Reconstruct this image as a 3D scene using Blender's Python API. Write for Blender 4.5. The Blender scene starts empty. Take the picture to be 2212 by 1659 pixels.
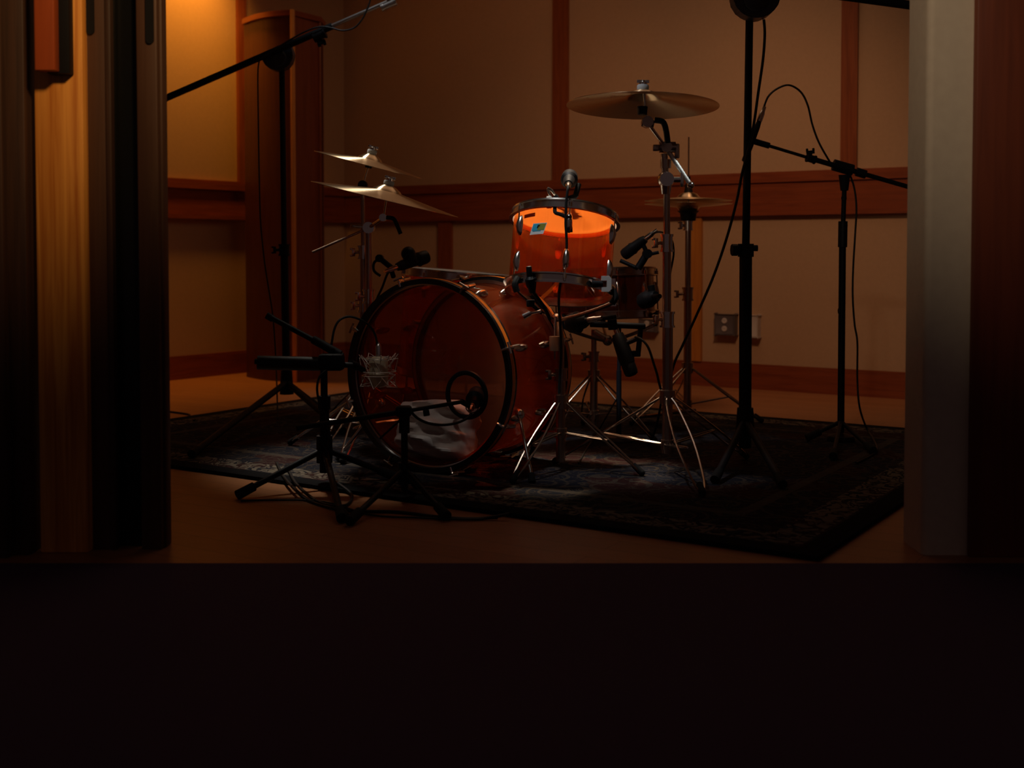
import bpy, bmesh, math, random
from mathutils import Vector, Matrix
random.seed(7)
PI = math.pi
SC = bpy.context.scene
COL = SC.collection
# ------------------------------------------------------------------ camera model
F = 2570.0; CX = 1106.0; CY = 633.0; H = 0.70
PITCH = math.atan(90 / F)
cp, sp = math.cos(PITCH), math.sin(PITCH)
def ray(px, py):
    u = (px - CX) / F; v = (py - CY) / F
    return Vector((u, cp - v * sp, -sp - v * cp))
def W(px, py, Y):                       # point seen at (px,py) standing at distance Y
    d = ray(px, py); return Vector((0, 0, H)) + d * (Y / d.y)
def G(px, py, z=0.0):                   # point of the floor seen at (px,py)
    d = ray(px, py); return Vector((0, 0, H)) + d * ((z - H) / d.z)
V = Vector
# ------------------------------------------------------------------ materials
def mat(name, col, rough=0.5, metal=0.0, spec=0.5, **kw):
    m = bpy.data.materials.new(name); m.use_nodes = True
    b = m.node_tree.nodes['Principled BSDF']
    b.inputs['Base Color'].default_value = (*col, 1)
    b.inputs['Roughness'].default_value = rough
    b.inputs['Metallic'].default_value = metal
    b.inputs['Specular IOR Level'].default_value = spec
    for k, v in kw.items():
        b.inputs[k].default_value = v
    return m
def nd(m, t, **kw):
    n = m.node_tree.nodes.new(t)
    for k, v in kw.items():
        if k in n.inputs: n.inputs[k].default_value = v
        else: setattr(n, k, v)
    return n
def lk(m, a, b): m.node_tree.links.new(a, b)
def grain(name, c1, c2, scale=(30, 30, 1.5), rough=0.45, dist=1.5, bump=0.15, nscale=3.0, spec=0.4):
    m = mat(name, c1, rough, 0, spec)
    b = m.node_tree.nodes['Principled BSDF']
    tc = nd(m, 'ShaderNodeTexCoord'); mp = nd(m, 'ShaderNodeMapping'); mp.inputs['Scale'].default_value = scale
    no = nd(m, 'ShaderNodeTexNoise'); no.inputs['Scale'].default_value = nscale; no.inputs['Detail'].default_value = 6
    no.inputs['Distortion'].default_value = dist
    cr = nd(m, 'ShaderNodeValToRGB')
    cr.color_ramp.elements[0].position = 0.32; cr.color_ramp.elements[0].color = (*c2, 1)
    cr.color_ramp.elements[1].position = 0.62; cr.color_ramp.elements[1].color = (*c1, 1)
    bp = nd(m, 'ShaderNodeBump'); bp.inputs['Strength'].default_value = bump; bp.inputs['Distance'].default_value = 0.002
    lk(m, tc.outputs['Object'], mp.inputs[0]); lk(m, mp.outputs[0], no.inputs['Vector'])
    lk(m, no.outputs['Fac'], cr.inputs[0]); lk(m, cr.outputs[0], b.inputs['Base Color'])
    lk(m, no.outputs['Fac'], bp.inputs['Height']); lk(m, bp.outputs[0], b.inputs['Normal'])
    return m
def fabric(name, c1, c2, sc=60, rough=0.9):
    m = mat(name, c1, rough, 0, 0.15)
    b = m.node_tree.nodes['Principled BSDF']
    tc = nd(m, 'ShaderNodeTexCoord'); no = nd(m, 'ShaderNodeTexNoise')
    no.inputs['Scale'].default_value = sc; no.inputs['Detail'].default_value = 3
    cr = nd(m, 'ShaderNodeValToRGB'); cr.color_ramp.elements[0].color = (*c2, 1); cr.color_ramp.elements[1].color = (*c1, 1)
    cr.color_ramp.elements[0].position = 0.3; cr.color_ramp.elements[1].position = 0.7
    bp = nd(m, 'ShaderNodeBump'); bp.inputs['Strength'].default_value = 0.08; bp.inputs['Distance'].default_value = 0.001
    lk(m, tc.outputs['Object'], no.inputs['Vector']); lk(m, no.outputs['Fac'], cr.inputs[0])
    lk(m, cr.outputs[0], b.inputs['Base Color']); lk(m, no.outputs['Fac'], bp.inputs['Height']); lk(m, bp.outputs[0], b.inputs['Normal'])
    return m
def clear(name, tint, gloss=0.06, rough=0.03, diffuse=None, dfac=0.0):
    m = bpy.data.materials.new(name); m.use_nodes = True
    nt = m.node_tree; nt.nodes.clear()
    out = nt.nodes.new('ShaderNodeOutputMaterial')
    tr = nt.nodes.new('ShaderNodeBsdfTransparent'); tr.inputs[0].default_value = (*tint, 1)
    gl = nt.nodes.new('ShaderNodeBsdfGlossy'); gl.inputs['Color'].default_value = (1, 1, 1, 1); gl.inputs['Roughness'].default_value = rough
    lw = nt.nodes.new('ShaderNodeLayerWeight'); lw.inputs[0].default_value = 0.5
    pw = nt.nodes.new('ShaderNodeMath'); pw.operation = 'POWER'; pw.inputs[1].default_value = 4.0; nt.links.new(lw.outputs['Facing'], pw.inputs[0])
    ma = nt.nodes.new('ShaderNodeMath'); ma.operation = 'MULTIPLY_ADD'; ma.inputs[1].default_value = 0.6; ma.inputs[2].default_value = gloss
    ma.use_clamp = True
    mx = nt.nodes.new('ShaderNodeMixShader')
    nt.links.new(pw.outputs[0], ma.inputs[0]); nt.links.new(ma.outputs[0], mx.inputs[0])
    src = tr.outputs[0]
    if diffuse:
        df = nt.nodes.new('ShaderNodeBsdfDiffuse'); df.inputs[0].default_value = (*diffuse, 1)
        tl = nt.nodes.new('ShaderNodeBsdfTranslucent'); tl.inputs[0].default_value = (*diffuse, 1)
        m2 = nt.nodes.new('ShaderNodeMixShader'); m2.inputs[0].default_value = 0.7
        m3 = nt.nodes.new('ShaderNodeMixShader'); m3.inputs[0].default_value = dfac
        nt.links.new(df.outputs[0], m2.inputs[1]); nt.links.new(tl.outputs[0], m2.inputs[2])
        nt.links.new(tr.outputs[0], m3.inputs[1]); nt.links.new(m2.outputs[0], m3.inputs[2])
        src = m3.outputs[0]
    nt.links.new(src, mx.inputs[1]); nt.links.new(gl.outputs[0], mx.inputs[2]); nt.links.new(mx.outputs[0], out.inputs[0])
    return m

CHROME = mat('chrome', (0.80, 0.76, 0.70), 0.2, 1.0)
BARREL = mat('satin_barrel', (0.62, 0.52, 0.38), 0.45, 0.25)
RIDGED = mat('ridged_steel', (0.85, 0.87, 0.84), 0.45, 0.5)
DCHROME = mat('dark_chrome', (0.52, 0.40, 0.31), 0.27, 1.0)
STEEL = mat('brushed_steel', (0.6, 0.58, 0.55), 0.32, 1.0)
BLACK = mat('black_metal', (0.006, 0.006, 0.008), 0.55, 0.0, 0.2)
BPLAST = mat('black_plastic', (0.006, 0.006, 0.007), 0.5, 0.0, 0.3)
NAVYP = mat('blue_black_housing', (0.022, 0.026, 0.038), 0.42, 0.0, 0.5)
RUBBER = mat('rubber', (0.012, 0.012, 0.012), 0.8, 0, 0.2)
FELT = mat('grey_felt', (0.35, 0.36, 0.38), 0.95, 0, 0.1)
WHITEM = mat('white_enamel', (0.75, 0.76, 0.74), 0.35)
GRILLE = mat('mic_grille', (0.012, 0.012, 0.014), 0.5, 0.3)
MICSILV = mat('satin_nickel', (0.50, 0.43, 0.30), 0.42, 0.35)
WIRE = mat('pale_wire', (0.75, 0.68, 0.58), 0.4, 0.4)
CABLE = mat('cable_black', (0.010, 0.010, 0.010), 0.55, 0, 0.3)
AMBER = clear('amber_acrylic', (0.96, 0.46, 0.17), 0.03, 0.04, (0.85, 0.22, 0.04), 0.12)
AMBERD = clear('amber_acrylic_bass', (0.88, 0.46, 0.28), 0.03, 0.05, (0.70, 0.16, 0.05), 0.15)
CLEARH = clear('clear_head', (0.86, 0.82, 0.80), 0.045, 0.02)
COATED = clear('coated_head', (0.3, 0.3, 0.3), 0.0, 0.4, (0.9, 0.86, 0.78), 0.9)
SMOKE = clear('smoked_head', (0.45, 0.30, 0.25), 0.03, 0.05, (0.45, 0.16, 0.09), 0.5)
HOOPB = mat('black_hoop', (0.012, 0.010, 0.010), 0.25)
SNSH = clear('brown_acrylic', (0.72, 0.50, 0.38), 0.03, 0.05, (0.14, 0.05, 0.025), 0.3)
INLAY = mat('amber_inlay', (0.80, 0.20, 0.02), 0.2)
PILLOW = fabric('pillow_cloth', (0.80, 0.77, 0.74), (0.66, 0.63, 0.60), 25)
BLUEB = mat('badge_blue', (0.05, 0.42, 0.62), 0.35)
OLIVE = mat('badge_olive', (0.30, 0.30, 0.05), 0.35)
PLATE = mat('grey_plate', (0.14, 0.12, 0.13), 0.5, 0.3)
PALEP = mat('pale_plastic', (0.55, 0.50, 0.47), 0.5)
# cymbal bronze with lathed rings
BRONZE = mat('bronze', (0.78, 0.60, 0.38), 0.22, 1.0)
def _bronze(m):
    b = m.node_tree.nodes['Principled BSDF']
    tc = nd(m, 'ShaderNodeTexCoord')
    no = nd(m, 'ShaderNodeTexNoise'); no.inputs['Scale'].default_value = 14; no.inputs['Detail'].default_value = 3
    mr = nd(m, 'ShaderNodeMapRange'); mr.inputs['To Min'].default_value = 0.24; mr.inputs['To Max'].default_value = 0.34
    b.inputs['Anisotropic'].default_value = 0.93; b.inputs['Anisotropic Rotation'].default_value = 0.25
    tg = nd(m, 'ShaderNodeTangent'); tg.direction_type = 'RADIAL'; tg.axis = 'Z'; lk(m, tg.outputs[0], b.inputs['Tangent'])
    lk(m, tc.outputs['Object'], no.inputs['Vector']); lk(m, no.outputs['Fac'], mr.inputs[0]); lk(m, mr.outputs[0], b.inputs['Roughness'])
_bronze(BRONZE)
WALL = fabric('wall_panel_cloth', (0.46, 0.30, 0.185), (0.435, 0.285, 0.175), 60)
TRIM = grain('fir_trim', (0.25, 0.060, 0.021), (0.18, 0.040, 0.015), (1.2, 1.2, 22), 0.32, 1.0)
TRIMV = grain('fir_trim_upright', (0.26, 0.070, 0.024), (0.19, 0.046, 0.017), (22, 22, 1.2), 0.32, 1.0)
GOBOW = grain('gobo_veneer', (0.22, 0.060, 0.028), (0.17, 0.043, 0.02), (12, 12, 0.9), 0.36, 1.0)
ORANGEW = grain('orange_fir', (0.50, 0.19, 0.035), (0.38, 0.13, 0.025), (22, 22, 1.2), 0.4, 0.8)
GOBOSH = grain('shaded_gobo_veneer', (0.125, 0.038, 0.020), (0.10, 0.029, 0.015), (12, 12, 0.9), 0.4, 1.0)  # gobo veneer copy with the curved face's shade put into its colour
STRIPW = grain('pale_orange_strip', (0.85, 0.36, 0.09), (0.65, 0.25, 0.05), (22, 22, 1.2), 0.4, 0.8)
PINE = grain('pine_stile', (0.80, 0.36, 0.07), (0.50, 0.16, 0.02), (26, 26, 0.9), 0.5, 0.8, 0.1, 2.0)
DOORW = grain('brown_stile', (0.090, 0.042, 0.024), (0.070, 0.032, 0.018), (18, 18, 0.8), 0.5, 0.8)
DARKW = grain('dark_casing', (0.060, 0.028, 0.017), (0.035, 0.017, 0.011), (22, 22, 0.7), 0.5, 0.8)
REDW = grain('red_casing', (0.18, 0.042, 0.018), (0.14, 0.033, 0.015), (16, 16, 0.8), 0.45, 0.8)
HANDW = grain('red_pull_wood', (0.38, 0.075, 0.018), (0.30, 0.06, 0.015), (20, 20, 1), 0.4, 0.6)
BEIGE = fabric('beige_post_paint', (0.62, 0.54, 0.42), (0.58, 0.50, 0.39), 40, 0.7)
DARKGLASS = mat('dark_glass', (0.006, 0.006, 0.005), 0.25, 0, 0.3)
SLOT = mat('black_recess', (0.006, 0.006, 0.008), 0.6, 0, 0.2)
BANDFLOOR = fabric('dark_band_floor', (0.09, 0.062, 0.115), (0.08, 0.055, 0.10), 200, 1.0)  # made-up carpet; its dark colour stands in for the unlit black lower band
CEIL = mat('ceiling_paint', (0.20, 0.16, 0.12), 0.9)
# wood floor
def wood_floor():
    m = mat('maple_floor', (0.45, 0.22, 0.09), 0.38, 0, 0.4)
    b = m.node_tree.nodes['Principled BSDF']
    tc = nd(m, 'ShaderNodeTexCoord'); mp = nd(m, 'ShaderNodeMapping'); mp.inputs['Rotation'].default_value = (0, 0, math.radians(32.3))
    br = nd(m, 'ShaderNodeTexBrick'); br.inputs['Scale'].default_value = 1
    br.inputs['Brick Width'].default_value = 1.3; br.inputs['Row Height'].default_value = 0.085; br.inputs['Mortar Size'].default_value = 0.0012
    br.inputs['Color1'].default_value = (0.45, 0.195, 0.082, 1); br.inputs['Color2'].default_value = (0.40, 0.17, 0.07, 1); br.inputs['Mortar'].default_value = (0.2, 0.09, 0.035, 1)
    mp2 = nd(m, 'ShaderNodeMapping'); mp2.inputs['Scale'].default_value = (2, 30, 1); mp2.inputs['Rotation'].default_value = (0, 0, math.radians(32.3))
    no = nd(m, 'ShaderNodeTexNoise'); no.inputs['Scale'].default_value = 2; no.inputs['Detail'].default_value = 5
    mx = nd(m, 'ShaderNodeMix', data_type='RGBA', blend_type='MULTIPLY'); mx.inputs[0].default_value = 0.25
    lk(m, tc.outputs['Object'], mp.inputs[0]); lk(m, mp.outputs[0], br.inputs['Vector'])
    lk(m, tc.outputs['Object'], mp2.inputs[0]); lk(m, mp2.outputs[0], no.inputs['Vector'])
    lk(m, br.outputs['Color'], mx.inputs[6]); lk(m, no.outputs['Fac'], mx.inputs[7]); lk(m, mx.outputs[2], b.inputs['Base Color'])
    return m
MAPLE = wood_floor()
# ------------------------------------------------------------------ mesh helpers
def B(): return bmesh.new()
def basis(z, xh=None):
    z = V(z).normalized()
    xh = V(xh) if xh is not None else (V((0, 0, 1)) if abs(z.z) < 0.9 else V((1, 0, 0)))
    y = z.cross(xh).normalized(); x = y.cross(z).normalized()
    return x, y, z
def fr(o, z, xh=None):
    x, y, z = basis(z, xh)
    m = Matrix.Identity(4)
    for i, a in enumerate((x, y, z)):
        for j in range(3): m[j][i] = a[j]
    for j in range(3): m[j][3] = o[j]
    return m
def cyl(bm, a, b, r, r2=None, seg=14, cap=True):
    a = V(a); b = V(b); r2 = r if r2 is None else r2
    x, y, z = basis(b - a)
    A = []; Bv = []
    for i in range(seg):
        t = 2 * PI * i / seg; d = x * math.cos(t) + y * math.sin(t)
        A.append(bm.verts.new(a + d * r)); Bv.append(bm.verts.new(b + d * r2))
    for i in range(seg):
        j = (i + 1) % seg; bm.faces.new((A[i], A[j], Bv[j], Bv[i]))
    if cap:
        bm.faces.new(A[::-1]); bm.faces.new(Bv)
    return bm
def smooth_pts(pts, n=8):
    pts = [V(p) for p in pts]
    if len(pts) < 3: return pts
    out = []
    for i in range(len(pts) - 1):
        p0 = pts[max(i - 1, 0)]; p1 = pts[i]; p2 = pts[i + 1]; p3 = pts[min(i + 2, len(pts) - 1)]
        for k in range(n):
            t = k / n
            out.append(0.5 * ((2 * p1) + (p2 - p0) * t + (2 * p0 - 5 * p1 + 4 * p2 - p3) * t * t + (3 * p1 - p0 - 3 * p2 + p3) * t ** 3))
    out.append(pts[-1]); return out
def tube(bm, pts, r, seg=8, sm=True, closed=False, n=8):
    P = smooth_pts(pts, n) if sm else [V(p) for p in pts]
    rings = []
    prevx = None
    N = len(P)
    for i, p in enumerate(P):
        if closed: d = P[(i + 1) % N] - P[i - 1]
        else: d = P[min(i + 1, N - 1)] - P[max(i - 1, 0)]
        if d.length < 1e-9: d = V((0, 0, 1))
        d.normalize()
        if prevx is None: x, y, _ = basis(d)
        else:
            x = (prevx - d * prevx.dot(d))
            x = x.normalized() if x.length > 1e-6 else basis(d)[0]
            y = d.cross(x)
        prevx = x
        rr = r[i] if isinstance(r, list) else r
        rings.append([bm.verts.new(p + x * math.cos(2 * PI * k / seg) * rr + y * math.sin(2 * PI * k / seg) * rr) for k in range(seg)])
    for i in range(N if closed else N - 1):
        a = rings[i]; b = rings[(i + 1) % N]
        for k in range(seg):
            l = (k + 1) % seg; bm.faces.new((a[k], a[l], b[l], b[k]))
    if not closed:
        bm.faces.new(rings[0][::-1]); bm.faces.new(rings[-1])
    return bm
def lathe(bm, M, prof, seg=48, a0=0.0, a1=2 * PI):
    full = abs(a1 - a0 - 2 * PI) < 1e-6
    n = seg if full else seg + 1
    rings = []
    for (r, z) in prof:
        if r < 1e-7: rings.append([bm.verts.new(M @ V((0, 0, z)))])
        else: rings.append([bm.verts.new(M @ V((r * math.cos(a0 + (a1 - a0) * i / seg), r * math.sin(a0 + (a1 - a0) * i / seg), z))) for i in range(n)])
    for q in range(len(rings) - 1):
        a, b = rings[q], rings[q + 1]
        for i in range(seg):
            j = (i + 1) % n if full else i + 1
            if len(a) == 1 and len(b) == 1: continue
            if len(a) == 1: bm.faces.new((a[0], b[j], b[i]))
            elif len(b) == 1: bm.faces.new((a[i], a[j], b[0]))
            else: bm.faces.new((a[i], a[j], b[j], b[i]))
    return bm
def box(bm, M, s, bev=0.0):
    r = bmesh.ops.create_cube(bm, size=1.0)
    vs = r['verts']
    for v in vs: v.co = M @ V((v.co.x * s[0], v.co.y * s[1], v.co.z * s[2]))
    if bev > 0:
        es = list({e for v in vs for e in v.link_edges})
        bmesh.ops.bevel(bm, geom=es, offset=bev, segments=2, affect='EDGES', profile=0.5)
    return bm
def T(p): return Matrix.Translation(V(p))
def sph(bm, c, r, seg=14):
    bmesh.ops.create_uvsphere(bm, u_segments=seg, v_segments=seg // 2 + 2, radius=r, matrix=T(c)); return bm
def prism(bm, M, poly, d):              # polygon in local xy, thickness d along local z
    a = [bm.verts.new(M @ V((x, y, -d / 2))) for x, y in poly]; b = [bm.verts.new(M @ V((x, y, d / 2))) for x, y in poly]
    bm.faces.new(a[::-1]); bm.faces.new(b)
    n = len(poly)
    for i in range(n): j = (i + 1) % n; bm.faces.new((a[i], a[j], b[j], b[i]))
    return bm
def mk(name, bm, m, parent=None, label=None, loc=None):
    bmesh.ops.recalc_face_normals(bm, faces=bm.faces)
    base = V((0, 0, 0))
    root = parent
    while root is not None:
        base = base + root.location; root = root.parent
    if loc is not None and parent is None: base = V(loc)
    for v in bm.verts: v.co -= base
    me = bpy.data.meshes.new(name); bm.to_mesh(me); bm.free()
    me.materials.append(m)
    for p in me.polygons: p.use_smooth = True
    try: me.set_sharp_from_angle(angle=math.radians(38))
    except Exception: pass
    o = bpy.data.objects.new(name, me); COL.objects.link(o)
    if parent is not None: o.parent = parent
    elif loc is not None: o.location = base
    if label: o['label'] = label
    return o
def tag(o, label, cat, group=None):
    o['label'] = label; o['category'] = cat
    if group: o['group'] = group
    return o
def thing(name, label, cat, loc=(0, 0, 0), group=None):
    o = bpy.data.objects.new(name, None); COL.objects.link(o); o.location = loc; o.empty_display_size = 0.05
    return tag(o, label, cat, group)
def struct(name, bm, m, label=None, cat=None, parent=None):
    o = mk(name, bm, m, parent)
    if parent is None:
        o['kind'] = 'structure'
        if label: o['label'] = label
        if cat: o['category'] = cat
    return o
# ------------------------------------------------------------------ room shell
A_R = G(1995, 864.5); A_L = G(1232, 814)
dA = (A_L - A_R).normalized()                    # along the right-back wall, away to the left
nA = V((dA.y, -dA.x, 0)); nA = nA if nA.dot(-A_L) > 0 else -nA
Q1 = G(360, 822)
def wallpt(px, off=0.0):                         # point of the foot of the right-back wall under pixel column px
    u = (px - CX) / F
    # solve (A + t dA + nA off).x = u * y'   (columns are near vertical)
    o = A_L + nA * off
    best = (u * cp * 1.0)
    t = (u * o.y / cp - o.x) / (dA.x - u * dA.y / cp) if True else 0
    return o + dA * t
CORNER = wallpt(745)
dB = (CORNER - Q1).normalized()
nB = V((dB.y, -dB.x, 0)); nB = nB if nB.dot(V((1, -0.5, 0))) > 0 else -nB
def wallptB(px, off=0.0):
    u = (px - CX) / F; o = Q1 + nB * off
    t = (u * o.y / cp - o.x) / (dB.x - u * dB.y / cp)
    return o + dB * t
CH = 3.0
def wallslab(p, q, n, z0, z1, th, bm=None):
    bm = bm or B()
    c = (V(p) + V(q)) / 2; L = (V(q) - V(p)).length
    d = (V(q) - V(p)).normalized()
    M = Matrix(((d.x, n.x, 0, 0), (d.y, n.y, 0, 0), (0, 0, 1, 0), (0, 0, 0, 1)))
    M = T(V((c.x, c.y, (z0 + z1) / 2)) + n * (th / 2)) @ M
    return box(bm, M, (L, abs(th), z1 - z0))
AR_END = A_R - dA * 2.3
struct('wall_right', wallslab(CORNER + dA * 0.0, AR_END, nA, 0, CH, -0.1), WALL)
BL_END = Q1 - dB * 3.4
struct('wall_left', wallslab(BL_END, CORNER + dB * 0.1, nB, 0, CH, -0.1), WALL)
YD = 2.72                                         # distance of the doorway
bm = B(); box(bm, T((0.3, 6.2, -0.05)), (9, 7.1, 0.1)); struct('floor', bm, MAPLE)
bm = B(); box(bm, T((0.3, YD / 2 - 1.0 + 0.0, -0.05)), (9, YD + 2.0 - 0.14, 0.1)); struct('floor', bm, BANDFLOOR)
# the wood floor starts at the doorway line
bpy.data.objects['floor'].location.y = 0
f0 = bpy.data.objects['floor']
for v in f0.data.vertices:
    if v.co.y < 5: v.co.y = YD - 0.07
bm = B(); box(bm, T((0.3, 5.4, CH + 0.05)), (9, 9, 0.1)); struct('ceiling', bm, CEIL)
# chair rail: board with two edge mouldings
def rail(name, p, q, n):
    bm = B()
    wallslab(p, q, n, 0.905, 1.075, 0.022, bm)
    wallslab(p, q, n, 1.045, 1.085, 0.034, bm)
    wallslab(p, q, n, 1.085, 1.097, 0.026, bm)
    wallslab(p, q, n, 0.880, 0.905, 0.034, bm)
    return struct(name, bm, TRIM)
rail('trim_1', CORNER + dB * -0.0, AR_END, nA)
rail('trim_2', BL_END, CORNER, nB)
def base(name, p, q, n):
    bm = B(); wallslab(p, q, n, 0, 0.118, 0.02, bm); wallslab(p, q, n, 0.118, 0.128, 0.013, bm)
    return struct(name, bm, TRIM)
base('baseboard_right', CORNER, AR_END, nA); base('baseboard_left', BL_END, CORNER, nB)
def batten(name, px0, px1, z0, z1, wp, n, th=0.022, m=TRIMV):
    bm = B(); wallslab(wp(px0), wp(px1), n, z0, z1, th, bm)
    struct(name, bm, m)
batten('trim_3', 1197, 1229, 1.097, CH, wallpt, nA)
batten('trim_4', 1815, 1850, 1.097, CH, wallpt, nA)
batten('trim_5', 951, 979, 0.128, 0.88, wallpt, nA)
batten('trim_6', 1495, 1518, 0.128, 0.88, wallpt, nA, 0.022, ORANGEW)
batten('trim_7', 514, 531, 1.097, CH, wallptB, nB)
# ------------------------------------------------------------------ doorway
def board(bm, x0, x1, Y, th, z0=0.0, z1=2.35, lean=0.0, bev=0.004):
    """upright board whose face shows between pixel columns x0..x1 (measured at y=600) at distance Y"""
    a = W(x0, 600, Y); b = W(x1, 600, Y)
    box(bm, T(((a.x + b.x) / 2, Y + th / 2, (z0 + z1) / 2)), (b.x - a.x, th, z1 - z0), bev)
    return bm
def leanx(o, k):                                  # slight lean seen in the photo's left stiles
    for v in o.data.vertices: v.co.x += -k * (v.co.z - 0.6)
bm = board(B(), -160, 8, YD - 0.03, 0.12); board(bm, 6, 58, YD, 0.12)
o = struct('trim_8', bm, DARKW)
bm = board(B(), 56, 84, YD + 0.07, 0.05); o = struct('trim_9', bm, DARKW)
# door 1: pale pine stile with wooden pull
bm = board(B(), 79, 184, YD + 0.02, 0.045); d1 = struct('door_1', bm, PINE); d1['label'] = 'pale orange pine door stile with red wooden pull'
bm = B()
a = W(81, 60, YD - 0.02); b = W(124, 60, YD - 0.02); zb = W(80, 153, YD - 0.03).z
box(bm, T(((a.x + b.x) / 2, YD - 0.025, (zb + 2.0) / 2)), (b.x - a.x, 0.03, 2.0 - zb), 0.003)
h = mk('door_pull', bm, HANDW, d1, 'red-brown wooden pull block')
bm = B(); a = W(104, 60, YD); b = W(152, 60, YD); zb = W(120, 160, YD).z
box(bm, T(((a.x + b.x) / 2, YD + 0.004, (zb + 2.0) / 2)), (b.x - a.x, 0.03, 2.0 - zb), 0.002)
mk('pull_backing', bm, SLOT, d1, 'black backing behind the pull')
# door 2: two brown stiles with a dark glass strip between them, each with a recessed pull
def slotted(parent, x0, x1, ybot, Y):
    bm = B()
    a = W(x0, 40, Y); b = W(x1, 40, Y); r = (b.x - a.x) / 2; zb = W((x0 + x1) / 2, ybot, Y).z
    cxx = (a.x + b.x) / 2
    poly = [(cxx - r, 2.0), (cxx - r, zb + r)] + [(cxx + r * math.cos(t), zb + r + r * math.sin(t)) for t in [PI + PI * k / 10 for k in range(1, 10)]] + [(cxx + r, zb + r), (cxx + r, 2.0)]
    M = Matrix(((1, 0, 0, 0), (0, 0, -1, Y - 0.001), (0, 1, 0, 0), (0, 0, 0, 1)))
    prism(bm, M, poly, 0.006); mk('recessed_pull', bm, SLOT, parent)
bm = board(B(), 179, 240, YD + 0.05, 0.04); d2 = struct('door_2', bm, DOORW); d2['label'] = 'brown stile of the sliding door beside the pine stile'
bm = board(B(), 232, 244, YD + 0.046, 0.02, bev=0.002); mk('glazing_bead', bm, DARKW, d2)
bm = board(B(), 240, 302, YD + 0.085, 0.012, bev=0.0); mk('glass_panel', bm, DARKGLASS, d2)
slotted(d2, 187, 204, 75, YD + 0.049)
bm = board(B(), 299, 344, YD + 0.05, 0.04); board(bm, 342, 355, YD + 0.07, 0.04); d3 = struct('door_3', bm, DOORW)
slotted(d3, 315, 332, 95, YD + 0.049)
# right post: rounded beige return and red casing
bm = B()
a = W(1999, 600, YD); b = W(2106, 600, YD)
w = b.x - a.x
poly = [(a.x + 0.016, YD), (b.x, YD), (b.x, YD + 0.13), (a.x, YD + 0.13)] + [(a.x + 0.016 - 0.016 * math.cos(t), YD + 0.016 - 0.016 * math.sin(t)) for t in [PI / 2 * k / 6 for k in range(0, 6)]]
prism(bm, T((0, 0, 1.175)), poly, 2.35); struct('trim_10', bm, BEIGE)
bm = board(B(), 2104, 2300, YD - 0.02, 0.15); struct('trim_11', bm, REDW)
bm = B(); box(bm, T((-3.0, YD + 0.06, CH / 2)), (3.3, 0.12, CH)); struct('wall_front_left', bm, WALL)
bm = B(); box(bm, T((3.0, YD + 0.06, CH / 2)), (3.45, 0.12, CH)); struct('wall_front_right', bm, WALL)
bm = B(); box(bm, T((0.0, YD + 0.06, (2.35 + CH) / 2)), (3.0, 0.12, CH - 2.35)); struct('wall_front', bm, WALL)
# ------------------------------------------------------------------ corner diffuser
gl = thing('acoustic_diffuser', 'tall wooden curved diffuser column standing in the back corner', 'acoustic panel', wallptB(600, 0.35).xy.to_3d())
p0 = W(531, 600, 6.62); p1 = W(637, 600, 6.36); p2 = W(694, 600, 6.55)
p0.z = p1.z = p2.z = 0
ztop = W(636, 22, 6.36).z
prof = []
for k in range(0, 13):
    t = k / 12; q = p0.lerp(p1, t); bulge = math.sin(t * PI) * 0.05 + 0.0
    prof.append(q + V((-0.25, -0.97, 0)) * bulge)
bm = B()
backc = [p1 + V((0.12, 0.22, 0)), p0 + V((0.02, 0.2, 0))]
poly = [(q.x, q.y) for q in prof] + [(backc[0].x, backc[0].y), (backc[1].x, backc[1].y)]
prism(bm, T((0, 0, (ztop - 0.03) / 2)), poly, ztop - 0.03); mk('curved_panel', bm, GOBOSH, gl)
bm = B()
poly2 = [(p1.x, p1.y), (p2.x, p2.y), (p2.x + 0.0, p2.y + 0.12), (backc[0].x, backc[0].y)]
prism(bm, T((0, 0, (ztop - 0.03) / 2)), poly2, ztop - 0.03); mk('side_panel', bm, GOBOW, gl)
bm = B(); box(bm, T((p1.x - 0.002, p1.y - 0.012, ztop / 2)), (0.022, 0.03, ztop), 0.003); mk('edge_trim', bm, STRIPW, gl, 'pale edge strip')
bm = B(); box(bm, T((p2.x, p2.y - 0.004, ztop / 2 - 0.01)), (0.012, 0.02, ztop - 0.02), 0.002); mk('edge_trim', bm, TRIMV, gl)
bm = B()
pc = [(q.x * 1.0 - 0.006, q.y - 0.02) for q in prof] + [(p2.x + 0.01, p2.y - 0.01), (p2.x + 0.01, p2.y + 0.14), (backc[1].x, backc[1].y)]
prism(bm, T((0, 0, ztop - 0.014)), pc, 0.028); mk('top_cap', bm, TRIM, gl)
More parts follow.
